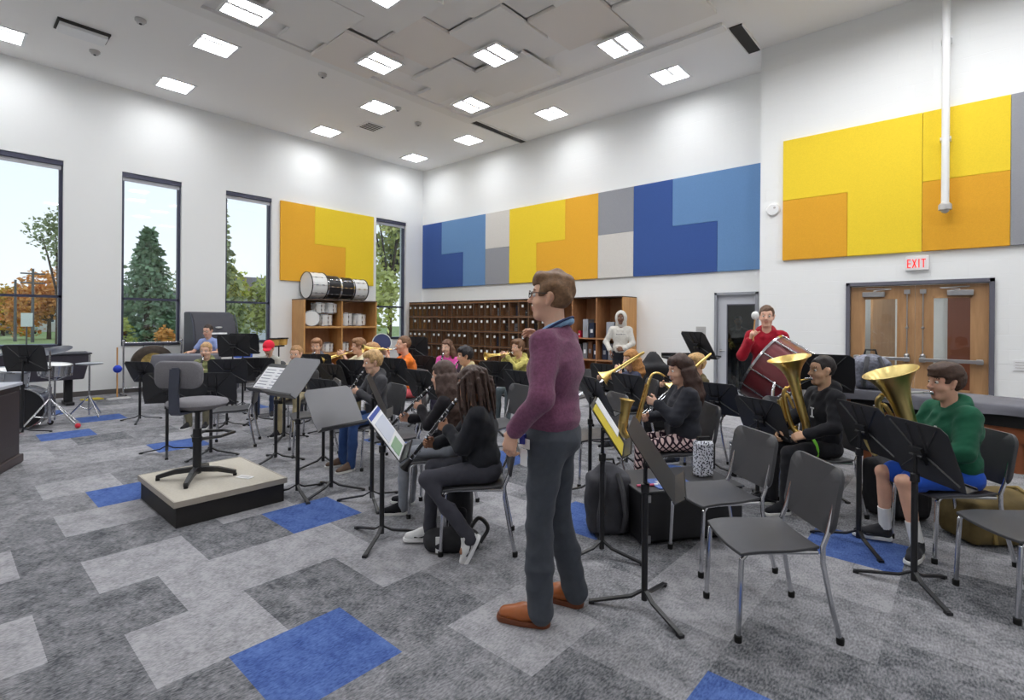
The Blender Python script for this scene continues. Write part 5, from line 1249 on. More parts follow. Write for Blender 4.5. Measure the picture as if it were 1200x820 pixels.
def hairpiece(root, c, Q, h, style, m, res, seed=1):
    M = Matrix.Translation(c) @ Q.to_4x4() @ Matrix.Scale(h, 4)
    lo, hi = (-.22, -.17, -.2), (.15, .17, .2)
    if style in ('long', 'wavy', 'shoulder'): lo = (-.26, -.2, -.5)
    if style == 'dreads': lo = (-.24, -.2, -.36)
    s = SDF(lo, hi, res)
    vol = {'short': -.002, 'crop': -.006, 'full': .008, 'bowl': .01, 'long': .006, 'wavy': .014, 'dreads': .008, 'shoulder': .008, 'curly': .004}[style]
    s.ell((-.014, 0, .04), (.108 + vol, .085 + vol, .106 + vol), k=0)
    if style in ('full', 'curly', 'wavy', 'bowl'): s.ell((.045, 0, .1), (.05, .065, .034), k=.03)
    zf = {'bowl': .048, 'full': .066, 'curly': .06, 'wavy': .055, 'dreads': .06}.get(style, .07)
    s.slab((.13, 0, zf - .2), (.068, .2, .19), r=.01, cut=True, k=.012)                       # face opening
    if style not in ('long', 'wavy', 'dreads', 'shoulder'):
        s.slab((0, 0, -.158), (.3, .3, .1), cut=True, k=.02); s.slab((.055, 0, -.075), (.06, .3, .07), r=.008, cut=True, k=.01)
        for y in (-1, 1): s.ell((-.002, y * .09, -.012), (.03, .04, .04), cut=True, k=.008)
    else:
        s.slab((.08, 0, -.1), (.06, .3, .12), r=.01, cut=True, k=.015)
        s.ell((-.0, 0, -.16), (.085, .06, .09), cut=True, k=.02)
    q = random.Random(seed)
    if style in ('long', 'wavy', 'shoulder'):
        Lh = {'long': .34, 'wavy': .26, 'shoulder': .14}[style]
        for i in range(15):
            a = R(80 + 200 * i / 14); y = math.sin(a - PI / 2 * 0) ; x0 = -.02 + .1 * math.cos(a); y0 = .088 * math.sin(a)
            w = .012 if style == 'wavy' else .004
            pts = [V(x0, y0, .0), V(x0 * 1.12 - .01, y0 * 1.15 + q.uniform(-w, w), -.1), V(x0 * 1.1 - .03, y0 * (1.2 + (.3 if style == 'wavy' else 0)), -.1 - Lh * .5), V(x0 * .9 - .045, y0 * 1.1 + q.uniform(-.01, .01), -.1 - Lh * q.uniform(.85, 1.05))]
            s.chain(pts, [.03, .032, .028, .012], k=.02)
    if style == 'dreads':
        for i in range(64):
            a = R(q.uniform(58, 302)); el = q.uniform(-.1, 1.3); x0, y0, z0 = -.014 + .105 * math.cos(a) * math.cos(el), .088 * math.sin(a) * math.cos(el), .04 + .106 * math.sin(el)
            ox, oy = math.cos(a), math.sin(a); e = q.uniform(.2, .31); b2 = .02 + .025 * (1 - math.sin(max(0, el)))
            pts = [V(x0, y0, z0), V(x0 + ox * .04, y0 + oy * .035, z0 - .02), V(-.014 + ox * (.105 + b2), oy * (.09 + b2), -.06), V(-.014 + ox * (.1 + b2) + q.uniform(-.015, .015), oy * (.085 + b2) + q.uniform(-.015, .015), .04 - e)]
            s.chain(pts, [.0125, .0125, .0115, .008], k=.004)
    if style in ('short', 'crop', 'full', 'bowl', 'curly'): s.slab((-.172, 0, -.1), (.056, .3, .056), Matrix.Rotation(R(45), 3, 'Y'), cut=True, k=.03)
    s.wrinkle({'curly': .0085, 'wavy': .006, 'dreads': .0015}.get(style, .0035), {'curly': 62, 'wavy': 55}.get(style, 95), seed)
    return s.build('hair', m, root, M)

def shoe(root, name, ankle, d, pitch, s, mu, ms, style='sneaker'):
    """ankle: joint position; d: the way the toes look; pitch: toes down in radians"""
    x = Vector((d[0], d[1], 0)).normalized(); y = V(-x.y, x.x, 0); Q = frame((0, 0, 0), x, y, (0, 0, 1)) @ Matrix.Rotation(pitch, 4, 'Y')
    M = Matrix.Translation(ankle) @ Q @ Matrix.Scale(s, 4) @ Matrix.Translation((.03, 0, -.085))
    g = SDF((-.09, -.07, -.02), (.22, .07, .16), .008)
    g.cone((-.03, 0, .055), (.06, 0, .05), .04, .043, k=.02); g.cone((.06, 0, .05), (.155, 0, .034), .043, .034, k=.02); g.cone((-.035, 0, .06), (-.03, 0, .1), .04, .044, k=.02)
    if style == 'sneaker': g.cone((.05, 0, .085), (.0, 0, .105), .02, .026, k=.02)
    g.slab((0, 0, -.08), (.4, .2, .1), cut=True, k=.004)
    o = g.build(name, mu, root, M)
    n = 10; out = []
    for k in range(n + 1): a = R(-90 + 180 * k / n); out.append((.158 + .04 * math.cos(a), .042 * math.sin(a)))
    out.append((.06, .048)); 
    for k in range(n + 1): a = R(90 + 180 * k / n); out.append((-.035 + .044 * math.cos(a), .041 * math.sin(a)))
    out.append((.06, -.044))
    mb = MB(); vs = [M @ V(a, b2, 0) for a, b2 in out] + [M @ V(a * 1.02, b2 * 1.03, .012) for a, b2 in out] + [M @ V(a, b2, .026) for a, b2 in out]; K = len(out)
    fs = [tuple(range(K - 1, -1, -1)), tuple(range(2 * K, 3 * K))] + [(q * K + i, q * K + (i + 1) % K, (q + 1) * K + (i + 1) % K, (q + 1) * K + i) for q in (0, 1) for i in range(K)]
    mb.add(vs, fs); mb.build('sole', ms, o, smooth=30)
    if style == 'sneaker':
        mb = MB()
        for i in range(4): mb.tube([M @ V(.035 + .022 * i, -.02, .096 - .0095 * i), M @ V(.04 + .022 * i, .02, .096 - .0095 * i)], .0035 * s, 5)
        mb.build('laces', M_white, o)
        if mu.name.startswith('cloth_226'):
            mb = MB()
            for sy in (-1, 1): mb.tube([M @ V(.1, sy * .04, .04), M @ V(.03, sy * .0425, .042), M @ V(-.04, sy * .04, .075)], .006 * s, 6)
            mb.build('side_stripe', M_black, o)
    return o

def person(label, x, y, hd, s=1., seated=True, lean=4, look=(0, 0), wl=None, wr=None, hl=None, hr=None, legs=None, top=((60, 60, 66), 'hoodie'), bottom=((50, 52, 60), 'long'),
           shoes=((40, 40, 44), (230, 230, 230), 'sneaker'), hair=((70, 50, 36), 'short'), skn=(224, 178, 150), fat=1., res=.011, ehl=(-.2, .6, -1), ehr=(-.2, -.6, -1), z0=0., glasses=False, turn=0., lips=(198, 136, 118), dpel=0., leg=1.):
    root = thing('person', label, 'person', (x, y, z0), R(hd))
    P = V(-.035 + dpel, 0, .45 + .085 * s) if seated else V(0, 0, .93 * s)
    if legs and 'pelvis' in legs: P = V(*legs['pelvis'])
    la = R(lean); sdv = V(math.sin(la), 0, math.cos(la)); tw = Matrix.Rotation(R(turn), 3, 'Z'); side = tw @ V(0, 1, 0); fwd = side.cross(sdv)
    SC = P + sdv * .52 * s; h = .64 + .38 * s
    HC = SC + sdv * .185 * s + fwd * .03 * s + V(0, 0, .015)
    Q = Matrix.Rotation(R(look[0]), 3, 'Z') @ Matrix.Rotation(R(look[1]), 3, 'Y')
    mouth = HC + Q @ (V(.1, 0, -.062) * h)
    sh = {1: SC + side * .165 * s - sdv * .035 * s, -1: SC - side * .165 * s - sdv * .035 * s}
    hip = {1: P + side * .085 * s, -1: P - side * .085 * s}
    W = {}; EL = {}; HN = {}
    for sg, w, hn, eh in ((1, wl, hl, ehl), (-1, wr, hr, ehr)):
        if callable(w): w = w(mouth, s)
        if w is None: w = (P.x + .3 * s, sg * .1 * s, P.z + .12 * s) if seated else (P.x + .06, sg * .26 * s, P.z - .02)
        w = V(*w); EL[sg], W[sg] = bone(sh[sg], w, .285 * s, .25 * s, eh)
        if hn is None: hn = ((1, -sg * .35, -.1), (0, -sg * .5, -1), .45) if seated else ((.15, 0, -1), (0, -sg, -.1), .35)
        HN[sg] = hn
    KN = {}; AN = {}; FT = {}
    for sg in (1, -1):
        L = (legs or {}).get(sg)
        if seated:
            kn, an, fd, fp = L if L else ((P.x + .42 * s, sg * .12, .45 + .05 * s), (P.x + .44 * s, sg * .11, .085 * s), (1, sg * .2), 0.)
        else:
            kn, an, fd, fp = L if L else ((P.x + .03, sg * .085 * s, .49 * s), (P.x - .02, sg * .08 * s, .085 * s), (1, sg * .2), 0.)
        KN[sg], AN[sg], FT[sg] = V(*kn), V(*an), (fd, fp)
    allp = [P, SC, HC] + list(sh.values()) + list(W.values()) + list(EL.values()) + list(KN.values()) + list(AN.values())
    lo = Vector([min(p[i] for p in allp) - .2 for i in range(3)]); hi = Vector([max(p[i] for p in allp) + .2 for i in range(3)]); lo.z = max(lo.z, -.01)
    RF = Matrix([[fwd[i], side[i], sdv[i]] for i in range(3)])
    # body
    g = SDF(lo, hi, res)
    g.ell(P + sdv * .02, (.09 * s, .13 * s, .1 * s), RF, k=0); g.ell(P + sdv * .3 * s, (.085 * s, .13 * s, .18 * s), RF, k=.06); g.cone(P, P + sdv * .3 * s, .085 * s, k=.05)
    g.cone(SC - sdv * .03, HC + Q @ (V(-.02, 0, -.05) * h), .056 * s, .05 * h, k=.03, mid=0)
    for sg in (1, -1):
        g.cone(SC - sdv * .05, sh[sg], .05 * s, .045 * s, k=.04); g.cone(sh[sg], EL[sg], .043 * s, .037 * s, k=.03); g.cone(EL[sg], W[sg], .037 * s, .026 * s, k=.015)
        a, pm_, cu = HN[sg]; hand(g, W[sg], V(*a), V(*pm_), sg, s, cu)
        g.cone(hip[sg], KN[sg], .07 * s, .05 * s, k=.04); g.cone(KN[sg], AN[sg], .046 * s if bottom[1] == 'short' else .036 * s, .032 * s, k=.02)
        if bottom[1] == 'short': cf = KN[sg].lerp(AN[sg], .28); bk = V(-.018, 0, 0); g.cone(cf + bk, KN[sg].lerp(AN[sg], .55) + bk * .5, .044 * s, .034 * s, k=.03)
        fd = V(FT[sg][0][0], FT[sg][0][1], 0).normalized(); g.cone(AN[sg], AN[sg] + fd * .1 * s * math.cos(FT[sg][1]) - V(0, 0, (.045 + .08 * math.sin(FT[sg][1])) * s), .034 * s, .026 * s, k=.02)
    if seated: g.slab((-.06, 0, .41), (.3, .24, .055), cut=True, k=.004)
    head(g, HC, Q, h)
    hm = hairm(hair[0]); g.build('body', [skin(skn), mat('lips_%d' % lips[0], lips, .45), hm], root)
    # clothes
    tc_, tk = top; f = fat
    g = SDF(lo, hi, res * 1.05)
    g.ell(P + sdv * .11 * s, (.118 * s * f, .158 * s * f, .17 * s), RF, k=0); g.ell(P + sdv * .34 * s, (.118 * s * f, .165 * s * f, .17 * s), RF, k=.06)
    thick = {'hoodie': .008, 'sweater': .006, 'tshirt': .002}[tk] * f
    for sg in (1, -1):
        g.cone(SC - sdv * .055 * s + side * sg * .04, sh[sg] - sdv * .01, .062 * s, .056 * s + thick, k=.05)
        g.cone(SC + sdv * .02 - fwd * .015, sh[sg] + sdv * .01, .06 * s, .045 * s, k=.04)
        if tk == 'tshirt':
            e = sh[sg].lerp(EL[sg], .62); g.cone(sh[sg], e, .056 * s, .057 * s, k=.03)
        else:
            g.cone(sh[sg], EL[sg], .054 * s * f + thick, .046 * s * f + thick, k=.035); we = EL[sg].lerp(W[sg], .93); g.cone(EL[sg], we, .045 * s * f + thick, .036 * s + thick, k=.02)
            if tk == 'hoodie': g.cone(EL[sg].lerp(W[sg], .84), EL[sg].lerp(W[sg], .88), .043 * s + thick, k=.012)
    if tk == 'hoodie':
        g.ell(SC - fwd * .075 * s + sdv * .035, (.06 * s, .115 * s, .075 * s), RF, k=.04)
        for sg in (1, -1): g.cone(SC + side * sg * .085 * s + sdv * .01, SC + fwd * .075 * s + side * sg * .03 - sdv * .045, .032 * s, .028 * s, k=.03)
        g.slab(P + sdv * .1 * s + fwd * .115 * s * f, (.012, .09 * s, .06 * s), RF, r=.012, k=.015)
    g.ell(P + sdv * .4 * s - fwd * .035 * s, (.085 * s * f, .15 * s * f, .14 * s), RF, k=.05)
    g.wrinkle(.0062 * s, 30, int(abs(x * 100)) % 97, True)
    g.cone(SC + sdv * .045 + fwd * .012, HC, .058 * s, .075 * h, k=.008, cut=True)
    if seated: g.slab((-.06, 0, .405), (.3, .24, .05), cut=True, k=.004)
    tm = tc_ if not isinstance(tc_, tuple) else cloth(tc_)
    g.build({'hoodie': 'hoodie', 'sweater': 'sweater', 'tshirt': 't_shirt'}[tk], tm, root)
    bc, bk_ = bottom; g = SDF(lo, hi, res * 1.05)
    g.ell(P + sdv * .0, (.122 * s * f, .16 * s * f, .13 * s), RF, k=0)
    for sg in (1, -1):
        if bk_ == 'short':
            e = hip[sg].lerp(KN[sg], .8); g.cone(hip[sg], e, .088 * s * f, .086 * s, k=.03)
        else:
            g.cone(hip[sg], KN[sg], .086 * s * f, .066 * s, k=.03); g.cone(KN[sg], KN[sg].lerp(AN[sg], .5), .066 * s, .06 * s * leg, k=.02); g.cone(KN[sg].lerp(AN[sg], .5), KN[sg].lerp(AN[sg], 1.04), .06 * s * leg, .054 * s * leg, k=.02)
    g.wrinkle(.0062 * s, 22, int(abs(y * 100)) % 89, True)
    if seated: g.slab((-.06, 0, .405), (.3, .24, .05), cut=True, k=.004)
    bm = bc if not isinstance(bc, tuple) else cloth(bc)
    g.build('shorts' if bk_ == 'short' else 'trousers', bm, root)
    su, ss, st = shoes
    for sg in (1, -1):
        shoe(root, 'shoe', AN[sg], FT[sg][0], FT[sg][1], s * .98 + .02, cloth(su) if st == 'sneaker' else mat('shoe_leather_%d' % su[0], su, .35, coat=.3, noise=(20, .1)), mat('sole_%d_%d' % (ss[0], ss[1]), ss, .6), st)
        if bk_ == 'short':
            mb = MB(); mb.tube([KN[sg].lerp(AN[sg], .62), KN[sg].lerp(AN[sg], .98)], [.047 * s, .044 * s], 16); mb.build('sock', M_white, root)
    hairpiece(root, HC, Q, h, hair[1], hm, min(.0085, res * .8), int(abs(x * 31)) + 3)
    for sg in (1, -1):
        o = MB(); c = HC + Q @ (V(.079, sg * .031, .0105) * h); o.ball(c, .0115 * h, 12, 8); o.cur = 1; d = Q @ V(1, sg * .05, -.02); o.lathe([(.0, .0016), (.005, .001), (.0062, -.001)], along(c + d * .0108 * h, d) @ Matrix.Scale(h, 4), 12); o.build('eye', [M_eye, M_iris], root)
    if glasses:
        mb = MB()
        for sg in (1, -1):
            c = HC + Q @ (V(.108, sg * .034, .012) * h); mb.tube([c + Q @ (V(-.004 * abs(math.cos(a)), .024 * math.cos(a), .018 * math.sin(a)) * h) for a in [2 * PI * k / 14 for k in range(14)]], .0024, 6, closed=True)
            mb.tube([HC + Q @ (V(.104, sg * .058, .016) * h), HC + Q @ (V(.06, sg * .079, .02) * h), HC + Q @ (V(-.012, sg * .084, .02) * h)], .0024, 6)
        mb.tube([HC + Q @ (V(.112, -.012, .014) * h), HC + Q @ (V(.112, .012, .014) * h)], .0024, 6); mb.build('glasses', mat('glasses_frame', (36, 26, 24), .3), root)
    Mw = Matrix.Translation((x, y, z0)) @ Matrix.Rotation(R(hd), 4, 'Z')
    return dict(root=root, M=Mw, mouth=mouth, HC=HC, Q=Q, h=h, W=W, P=P, SC=SC, sdv=sdv, fwd=fwd, side=side, s=s, KN=KN)
# ------------------------------------------------------------------ wind instruments
M_cl = mat('clarinet_black', (28, 26, 27), .35, coat=.3)
def inst(name, label, cat, o, d, up=(0, 0, 1)):
    """an Empty at o whose local z runs along d"""
    t = thing(name, label, cat, o); t.rotation_mode = 'XYZ'; t.rotation_euler = along((0, 0, 0), d, up).to_euler(); return t
def clarinet(p, d, label):
    """p: a figure; d: the way the bell points, in the figure's frame"""
    d = (p['M'].to_3x3() @ Vector(d)).normalized(); o = p['M'] @ p['mouth']
    t = inst('clarinet', label, 'clarinet', o, d)
    MB().lathe([(.004, -.02), (.0085, .0), (.011, .05), (.012, .07)], None, 14).build('mouthpiece', M_cl, t)
    MB().lathe([(.0125, .03), (.0135, .03), (.0135, .048), (.0125, .048)], None, 14).build('ligature', M_chrome, t)
    m = MB(); m.lathe([(.013, .07), (.0165, .1), (.0145, .135), (.0145, .35), (.0155, .352), (.0155, .365), (.015, .37), (.0155, .57), (.017, .575)], None, 16); m.build('body', M_cl, t)
    MB().lathe([(.017, .575), (.018, .6), (.024, .635), (.039, .665), (.037, .665), (.022, .632), (.015, .6)], None, 20).build('bell', M_cl, t)
    for z in (.07, .135, .36, .575): MB().lathe([(.0165, z - .005), (.0178, z), (.0165, z + .005)], None, 16).build('ring', M_chrome, t)
    m = MB()
    for sx in (-1, 1): m.cyl((.012, sx * .012, .15), (.012, sx * .012, .56), .0025, n=6)
    for k in range(11):
        a = [-.5, .5, 0, 1.2, -1.2][k % 5]; z = .155 + .038 * k; m.lathe([(0, .004), (.008, .003), (.008, 0), (0, 0)], along((.0155 * math.cos(a), .0155 * math.sin(a), z), (math.cos(a), math.sin(a), 0)), 10)
        m.cyl((.014, .012, z), (.017 * math.cos(a), .017 * math.sin(a), z), .0025, n=5)
    m.build('keys', M_chrome, t); return t
def taper(n, a, b2): return [a + (b2 - a) * i / (n - 1) for i in range(n)]
def bell_flare(m, c, d, r0, r1, L, n=32, t=.004):
    """a flared bell ending at c + d*L"""
    pr = []
    for i in range(13):
        u = i / 12; pr.append((r0 + (r1 - r0) * (.12 * u + .88 * u ** 3.6), L * u))
    inner = [(max(.004, r - t), h) for r, h in pr[::-1]]
    m.lathe(pr + [(r1 + .004, L), (r1 + .003, L - .004)] + inner, along(c, d), n, caps=False)
def sax(p, label):
    """alto saxophone hung in front of the figure, in the figure's frame"""
    Mf = p['M']; mo = p['mouth']; s = p['s']; t = thing('saxophone', label, 'saxophone', Mf @ mo); t.rotation_euler = (Mf @ Matrix.Rotation(R(-16), 4, 'Y')).to_euler()
    pts = [V(.02, 0, -.005), V(.1, -.0, .02), V(.16, 0, .0), V(.175, -.0, -.06)]
    c = curve(pts); MB().tube(c, taper(len(c), .008, .013), 12).build('neck', M_gold, t)
    MB().lathe([(.005, -.02), (.011, .02), (.013, .06)], along((0, 0, -.01), (1, 0, .2)), 14).build('mouthpiece', M_cl, t)
    end = V(.155, -.05, -.5); c = curve([V(.175, 0, -.06), V(.17, -.02, -.25), end, V(.17, -.06, -.56), V(.22, -.065, -.585), V(.262, -.065, -.55), V(.275, -.06, -.48)])
    MB().tube(c, taper(len(c), .014, .042), 16).build('body', M_gold, t)
    m = MB(); bell_flare(m, V(.275, -.06, -.48), V(.12, .02, 1), .04, .064, .2); m.build('bell', M_gold, t)
    m = MB()
    for k in range(8):
        z = -.12 - .045 * k; m.lathe([(0, .008), (.012 + .001 * k, .006), (.012 + .001 * k, 0), (0, 0)], along((.19 - .004 * k, -.006 * k, z), (1, .3 * (-1) ** k, 0)), 12)
    for sx in (-1, 1): m.tube([(.192, sx * .018, -.1), (.178, sx * .022 - .04, -.5)], .004, 6)
    m.build('keys', M_goldd, t); return t
def trumpet(p, d, label, m_=None):
    d = (p['M'].to_3x3() @ Vector(d)).normalized(); o = p['M'] @ p['mouth']; t = inst('trumpet', label, 'trumpet', o, d); g = m_ or M_gold
    MB().lathe([(.012, -.004), (.013, 0), (.005, .03), (.006, .08)], None, 14).build('mouthpiece', M_chrome, t)
    m = MB(); m.cyl((0, 0, .06), (0, 0, .4), .006); c = curve([(0, 0, .4), (.02, 0, .43), (.05, 0, .43), (.07, 0, .4), (.075, 0, .3), (.075, 0, .14), (.06, 0, .1), (.035, 0, .1), (.02, .0, .13), (.02, .01, .2)]); m.tube(c, .007, 10); m.build('tubing', g, t)
    m = MB(); bell_flare(m, V(.02, .012, .2), V(0, 0, 1), .008, .06, .28); m.build('bell', g, t)
    for k in range(3): q = MB(); q.cyl((-.04, 0, .2 + .028 * k), (.1, 0, .2 + .028 * k), .0125, n=14); v = q.build('valve', g, t); q = MB(); q.cyl((-.065, 0, .2 + .028 * k), (-.04, 0, .2 + .028 * k), .004); q.lathe([(0, .004), (.01, .003), (.01, 0), (0, 0)], along((-.065, 0, .2 + .028 * k), (-1, 0, 0)), 10); q.build('finger_button', M_chrome, v)
    return t
def trombone(p, d, label):
    Mf = p['M']; t = inst('trombone', label, 'trombone', Mf @ p['mouth'], Mf.to_3x3() @ Vector(d))
    MB().lathe([(.014, -.004), (.0145, 0), (.006, .035), (.007, .08)], None, 14).build('mouthpiece', M_chrome, t)
    m = MB(); c = curve([(0, 0, .06), (0, 0, .4), (0, 0, .68), (.02, 0, .74), (.075, 0, .74), (.095, 0, .68), (.095, 0, .4), (.095, 0, .05)]); m.tube(c, .0085, 10); m.cyl((0, 0, .3), (.095, 0, .3), .006); m.build('slide', M_chrome, t)
    m = MB(); c = curve([(.095, 0, .06), (.1, .005, -.1), (.1, .01, -.22), (.11, .015, -.27), (.16, .03, -.27), (.17, .035, -.2), (.17, .04, .0)]); m.tube(c, taper(len(c), .009, .013), 10); m.build('tuning_slide', M_gold, t)
    m = MB(); bell_flare(m, V(.17, .04, .0), V(0, 0, 1), .013, .095, .32); m.build('bell', M_gold, t); return t
M_tuba = mat('tuba_brass', (220, 198, 132), .32, metal=1.)
def lowbrass(name, label, p, bell, bdir, bottom, br, L, r0, scale=1., valves=(.0, .1, 0)):
    """euphonium or tuba: bell centre, bell direction and bottom bow in the figure's frame"""
    BR = M_gold if name == 'euphonium' else M_tuba
    Mf = p['M']; t = thing(name, label, name, Mf @ V(*bottom)); t.rotation_euler = Mf.to_euler(); off = V(*bottom)
    B = V(*bell) - off; d = V(*bdir).normalized(); bow = V(0, 0, 0); q = B - d * L
    m = MB(); bell_flare(m, q, d, r0, br, L, 40, .005); m.build('bell', BR, t)
    sidev = d.cross(V(0, 1, 0)).normalized(); back = V(*valves)
    c = curve([q + d * .01, q.lerp(bow, .5), bow + (q - bow).normalized() * .06 , bow - d * .03 + back * .25, bow + back * .75 - d * .02, bow + back + d * .06, bow + back + d * (L * .9), bow + back + d * (L * 1.15) + back * -.3])
    m = MB(); m.tube(c, taper(len(c), r0, .014 * scale), 18); m.build('main_tube', BR, t)
    c = curve([p['mouth'] - off + V(.01, 0, 0), (p['mouth'] - off).lerp(bow + back + d * L, .45) + V(.02, 0, .015), bow + back + d * (L * .95), bow + back * 1.1 + d * L * .5]); m = MB(); m.tube(c, taper(len(c), .007, .011), 10); m.build('lead_pipe', BR if name == 'euphonium' else M_drumwhite, t)
    MB().lathe([(.006, .05), (.007, .01), (.018, -.01), (.016, -.012)], along(p['mouth'] - off, (1, 0, -.05)), 16).build('mouthpiece', M_chrome, t)
    w = d.cross(back).normalized()
    for k in range(3 if name == 'euphonium' else 4):
        c0 = bow + back * 1.25 + w * (.042 * (k - 1)) * scale + d * L * .25
        v = MB().cyl(c0, c0 + d * .17 * scale, .017 * scale, n=14).build('valve', BR, t)
        q2 = MB(); q2.cyl(c0 + d * .17 * scale, c0 + d * .2 * scale, .005); q2.lathe([(0, .006), (.012, .004), (.012, 0), (0, 0)], along(c0 + d * .2 * scale, d), 10); q2.build('finger_button', M_chrome, v)
        e = back.normalized(); c = curve([c0 + d * .1, c0 + d * .1 + e * .05 * scale + w * .01, c0 + d * .0 + e * .07 * scale + w * .015, c0 - d * .09 * scale + e * .05 * scale, c0 - d * .02]); m = MB(); m.tube(c, .0095 * scale, 10); m.build('valve_loop', BR, t)
    m = MB()
    for k in range(2): c = curve([bow + back * (.6 + .25 * k) + d * (L * .1), bow + back * (1.0 + .3 * k) - d * .0, bow + back * (1.1 + .2 * k) + d * L * .6, bow + back * .8 + d * L * .95, bow + back * .55 + d * L * .6]); m.tube(c, .011 * scale, 10)
    m.build('tubing', BR, t); return t
# ------------------------------------------------------------------ everyone in the room
WH = (236, 236, 232)
cd = person('man in a plum sweater and grey trousers standing and conducting', -1.645, 2.19, 199, 1.015, False, lean=-1, look=(8, -4), wl=(.13, .24, 1.0), wr=(.12, -.12, 1.39), hl=((.3, -.1, -1), (-.3, -1, 0), .4), hr=((.35, .2, 1), (.6, .8, 0), .5),
    legs={1: ((.04, .1, .5), (.02, .12, .088), (1, .12), 0), -1: ((.0, -.1, .5), (-.09, -.13, .088), (1, -.1), 0)}, top=(mat('plum_knit', (120, 75, 100), .95, spec=.1, noise=(75, .2), bump=(260, .25), sheen=.2), 'sweater'), bottom=((72, 76, 84), 'long'), shoes=((164, 92, 46), (110, 60, 36), 'dress'), hair=((122, 92, 66), 'curly'), skn=(222, 176, 150), res=.0055, ehl=(-.6, .7, -.5), ehr=(-.1, -.8, -.8), glasses=True, fat=1.18, leg=1.2)
def extras(p):
    r = p['root']; SC, sd, fw, si, s = p['SC'], p['sdv'], p['fwd'], p['side'], p['s']
    g = SDF(SC - V(.14, .16, .1), SC + V(.16, .16, .14), .006); a = SC + sd * .055 - fw * .012; n = 16
    pts = [a + (fw * math.cos(2 * PI * k / n) * .068 + si * math.sin(2 * PI * k / n) * .068) - sd * .03 * math.cos(2 * PI * k / n) for k in range(n + 1)]
    g.chain(pts, [.017] * (n + 1), .01); g.build('shirt_collar', cloth((136, 172, 206)), r)
    m = MB(); pts = [SC + sd * .05 + (fw * math.cos(2 * PI * k / n) * .092 + si * math.sin(2 * PI * k / n) * .092) - sd * .055 * math.cos(2 * PI * k / n) for k in range(n)]
    m.tube(pts, .007, 6, closed=True); m.build('lanyard', mat('lanyard_navy', (36, 52, 92), .7), r)
    m = MB(); m.prism(rrect(.055, .085, .006, 2), .003, frame((.1, .175, .86), (.85, -.5, 0), (0, 0, 1), (-.5, -.85, 0))); m.prism(rrect(.085, .05, .004, 2), .002, frame((.1, .165, .93), (.85, -.5, 0), (0, 0, 1), (-.5, -.85, 0))); m.build('badge_card', M_white, r, smooth=0)
    m = MB(); m.box((.11, .16, .95), (.03, .03, .05)); m.build('key_clip', mat('clip_blue', (50, 60, 150), .5), r, smooth=0, bevel=.004)
extras(cd)

def play(dd, l, r_, sp=.085, up=.03):
    """hands on a straight instrument: left at l, right at r_ along the direction dd"""
    d = Vector(dd).normalized()
    f = lambda q, sg: (lambda m, s: m + d * q * (.6 + .4 * s) + V(-sp, sg * .045, -up) * s)
    return dict(wl=f(l, 1), wr=f(r_, -1), hl=((.85, -.45, .25), (-.35, -1, .0), .75), hr=((.85, .45, .25), (-.35, 1, .0), .75))
seat_cl = (.62, 0, -.78)
def sitter(label, clabel, x, y, hd, **k):
    chair(x, y, hd, clabel); return person(label, x, y, hd, seated=True, **k)
# clarinet row
dr = person('player with long dark dreadlocks in a black hoodie bending to a clarinet', -2.55, 2.54, 224, .81, lean=7, look=(-20, 8), **play((.6, -.1, -.8), .28, .46), top=((40, 41, 46), 'hoodie'), bottom=((66, 66, 74), 'long'), shoes=((226, 226, 226), (240, 240, 240), 'sneaker'), hair=((66, 50, 44), 'dreads'), skn=(158, 112, 86), res=.0075, fat=1.3,
    legs={1: ((.34, .17, .5), (.06, .28, .16), (.95, .15), 1.1), -1: ((.33, -.07, .51), (.34, -.02, .085), (1, .0), 0.)}, lips=(126, 76, 70))
chair(-2.55, 2.54, 224, 'grey band chair under the dreadlocked player'); clarinet(dr, (.6, -.1, -.8), 'clarinet played by the dreadlocked player in black')
lh = sitter('girl with long straight dark hair in black playing a clarinet', 'grey band chair under the girl with long straight hair', -3.2, 2.79, 218, s=.79, lean=3, look=(-18, 4), **play((.72, -.1, -.7), .26, .44), top=((38, 36, 40), 'hoodie'), bottom=((142, 146, 154), 'long'), shoes=((34, 34, 38), WH, 'sneaker'), hair=((78, 60, 54), 'long'), skn=(216, 168, 142), res=.0085)
clarinet(lh, (.72, -.1, -.7), 'clarinet played by the girl with long straight hair')
bl = sitter('blond boy in a charcoal hooded top and blue jeans playing a clarinet', 'grey band chair under the blond boy in jeans', -4.81, 3.2, 262, s=.8, lean=5, look=(-6, 8), **play((.58, -.05, -.8), .28, .45), top=((74, 74, 78), 'hoodie'), bottom=((56, 82, 132), 'long'), shoes=((112, 92, 80), WH, 'sneaker'), hair=((196, 160, 112), 'full'), skn=(232, 188, 162), res=.0088)
clarinet(bl, (.58, -.05, -.8), 'clarinet played by the blond boy in jeans')
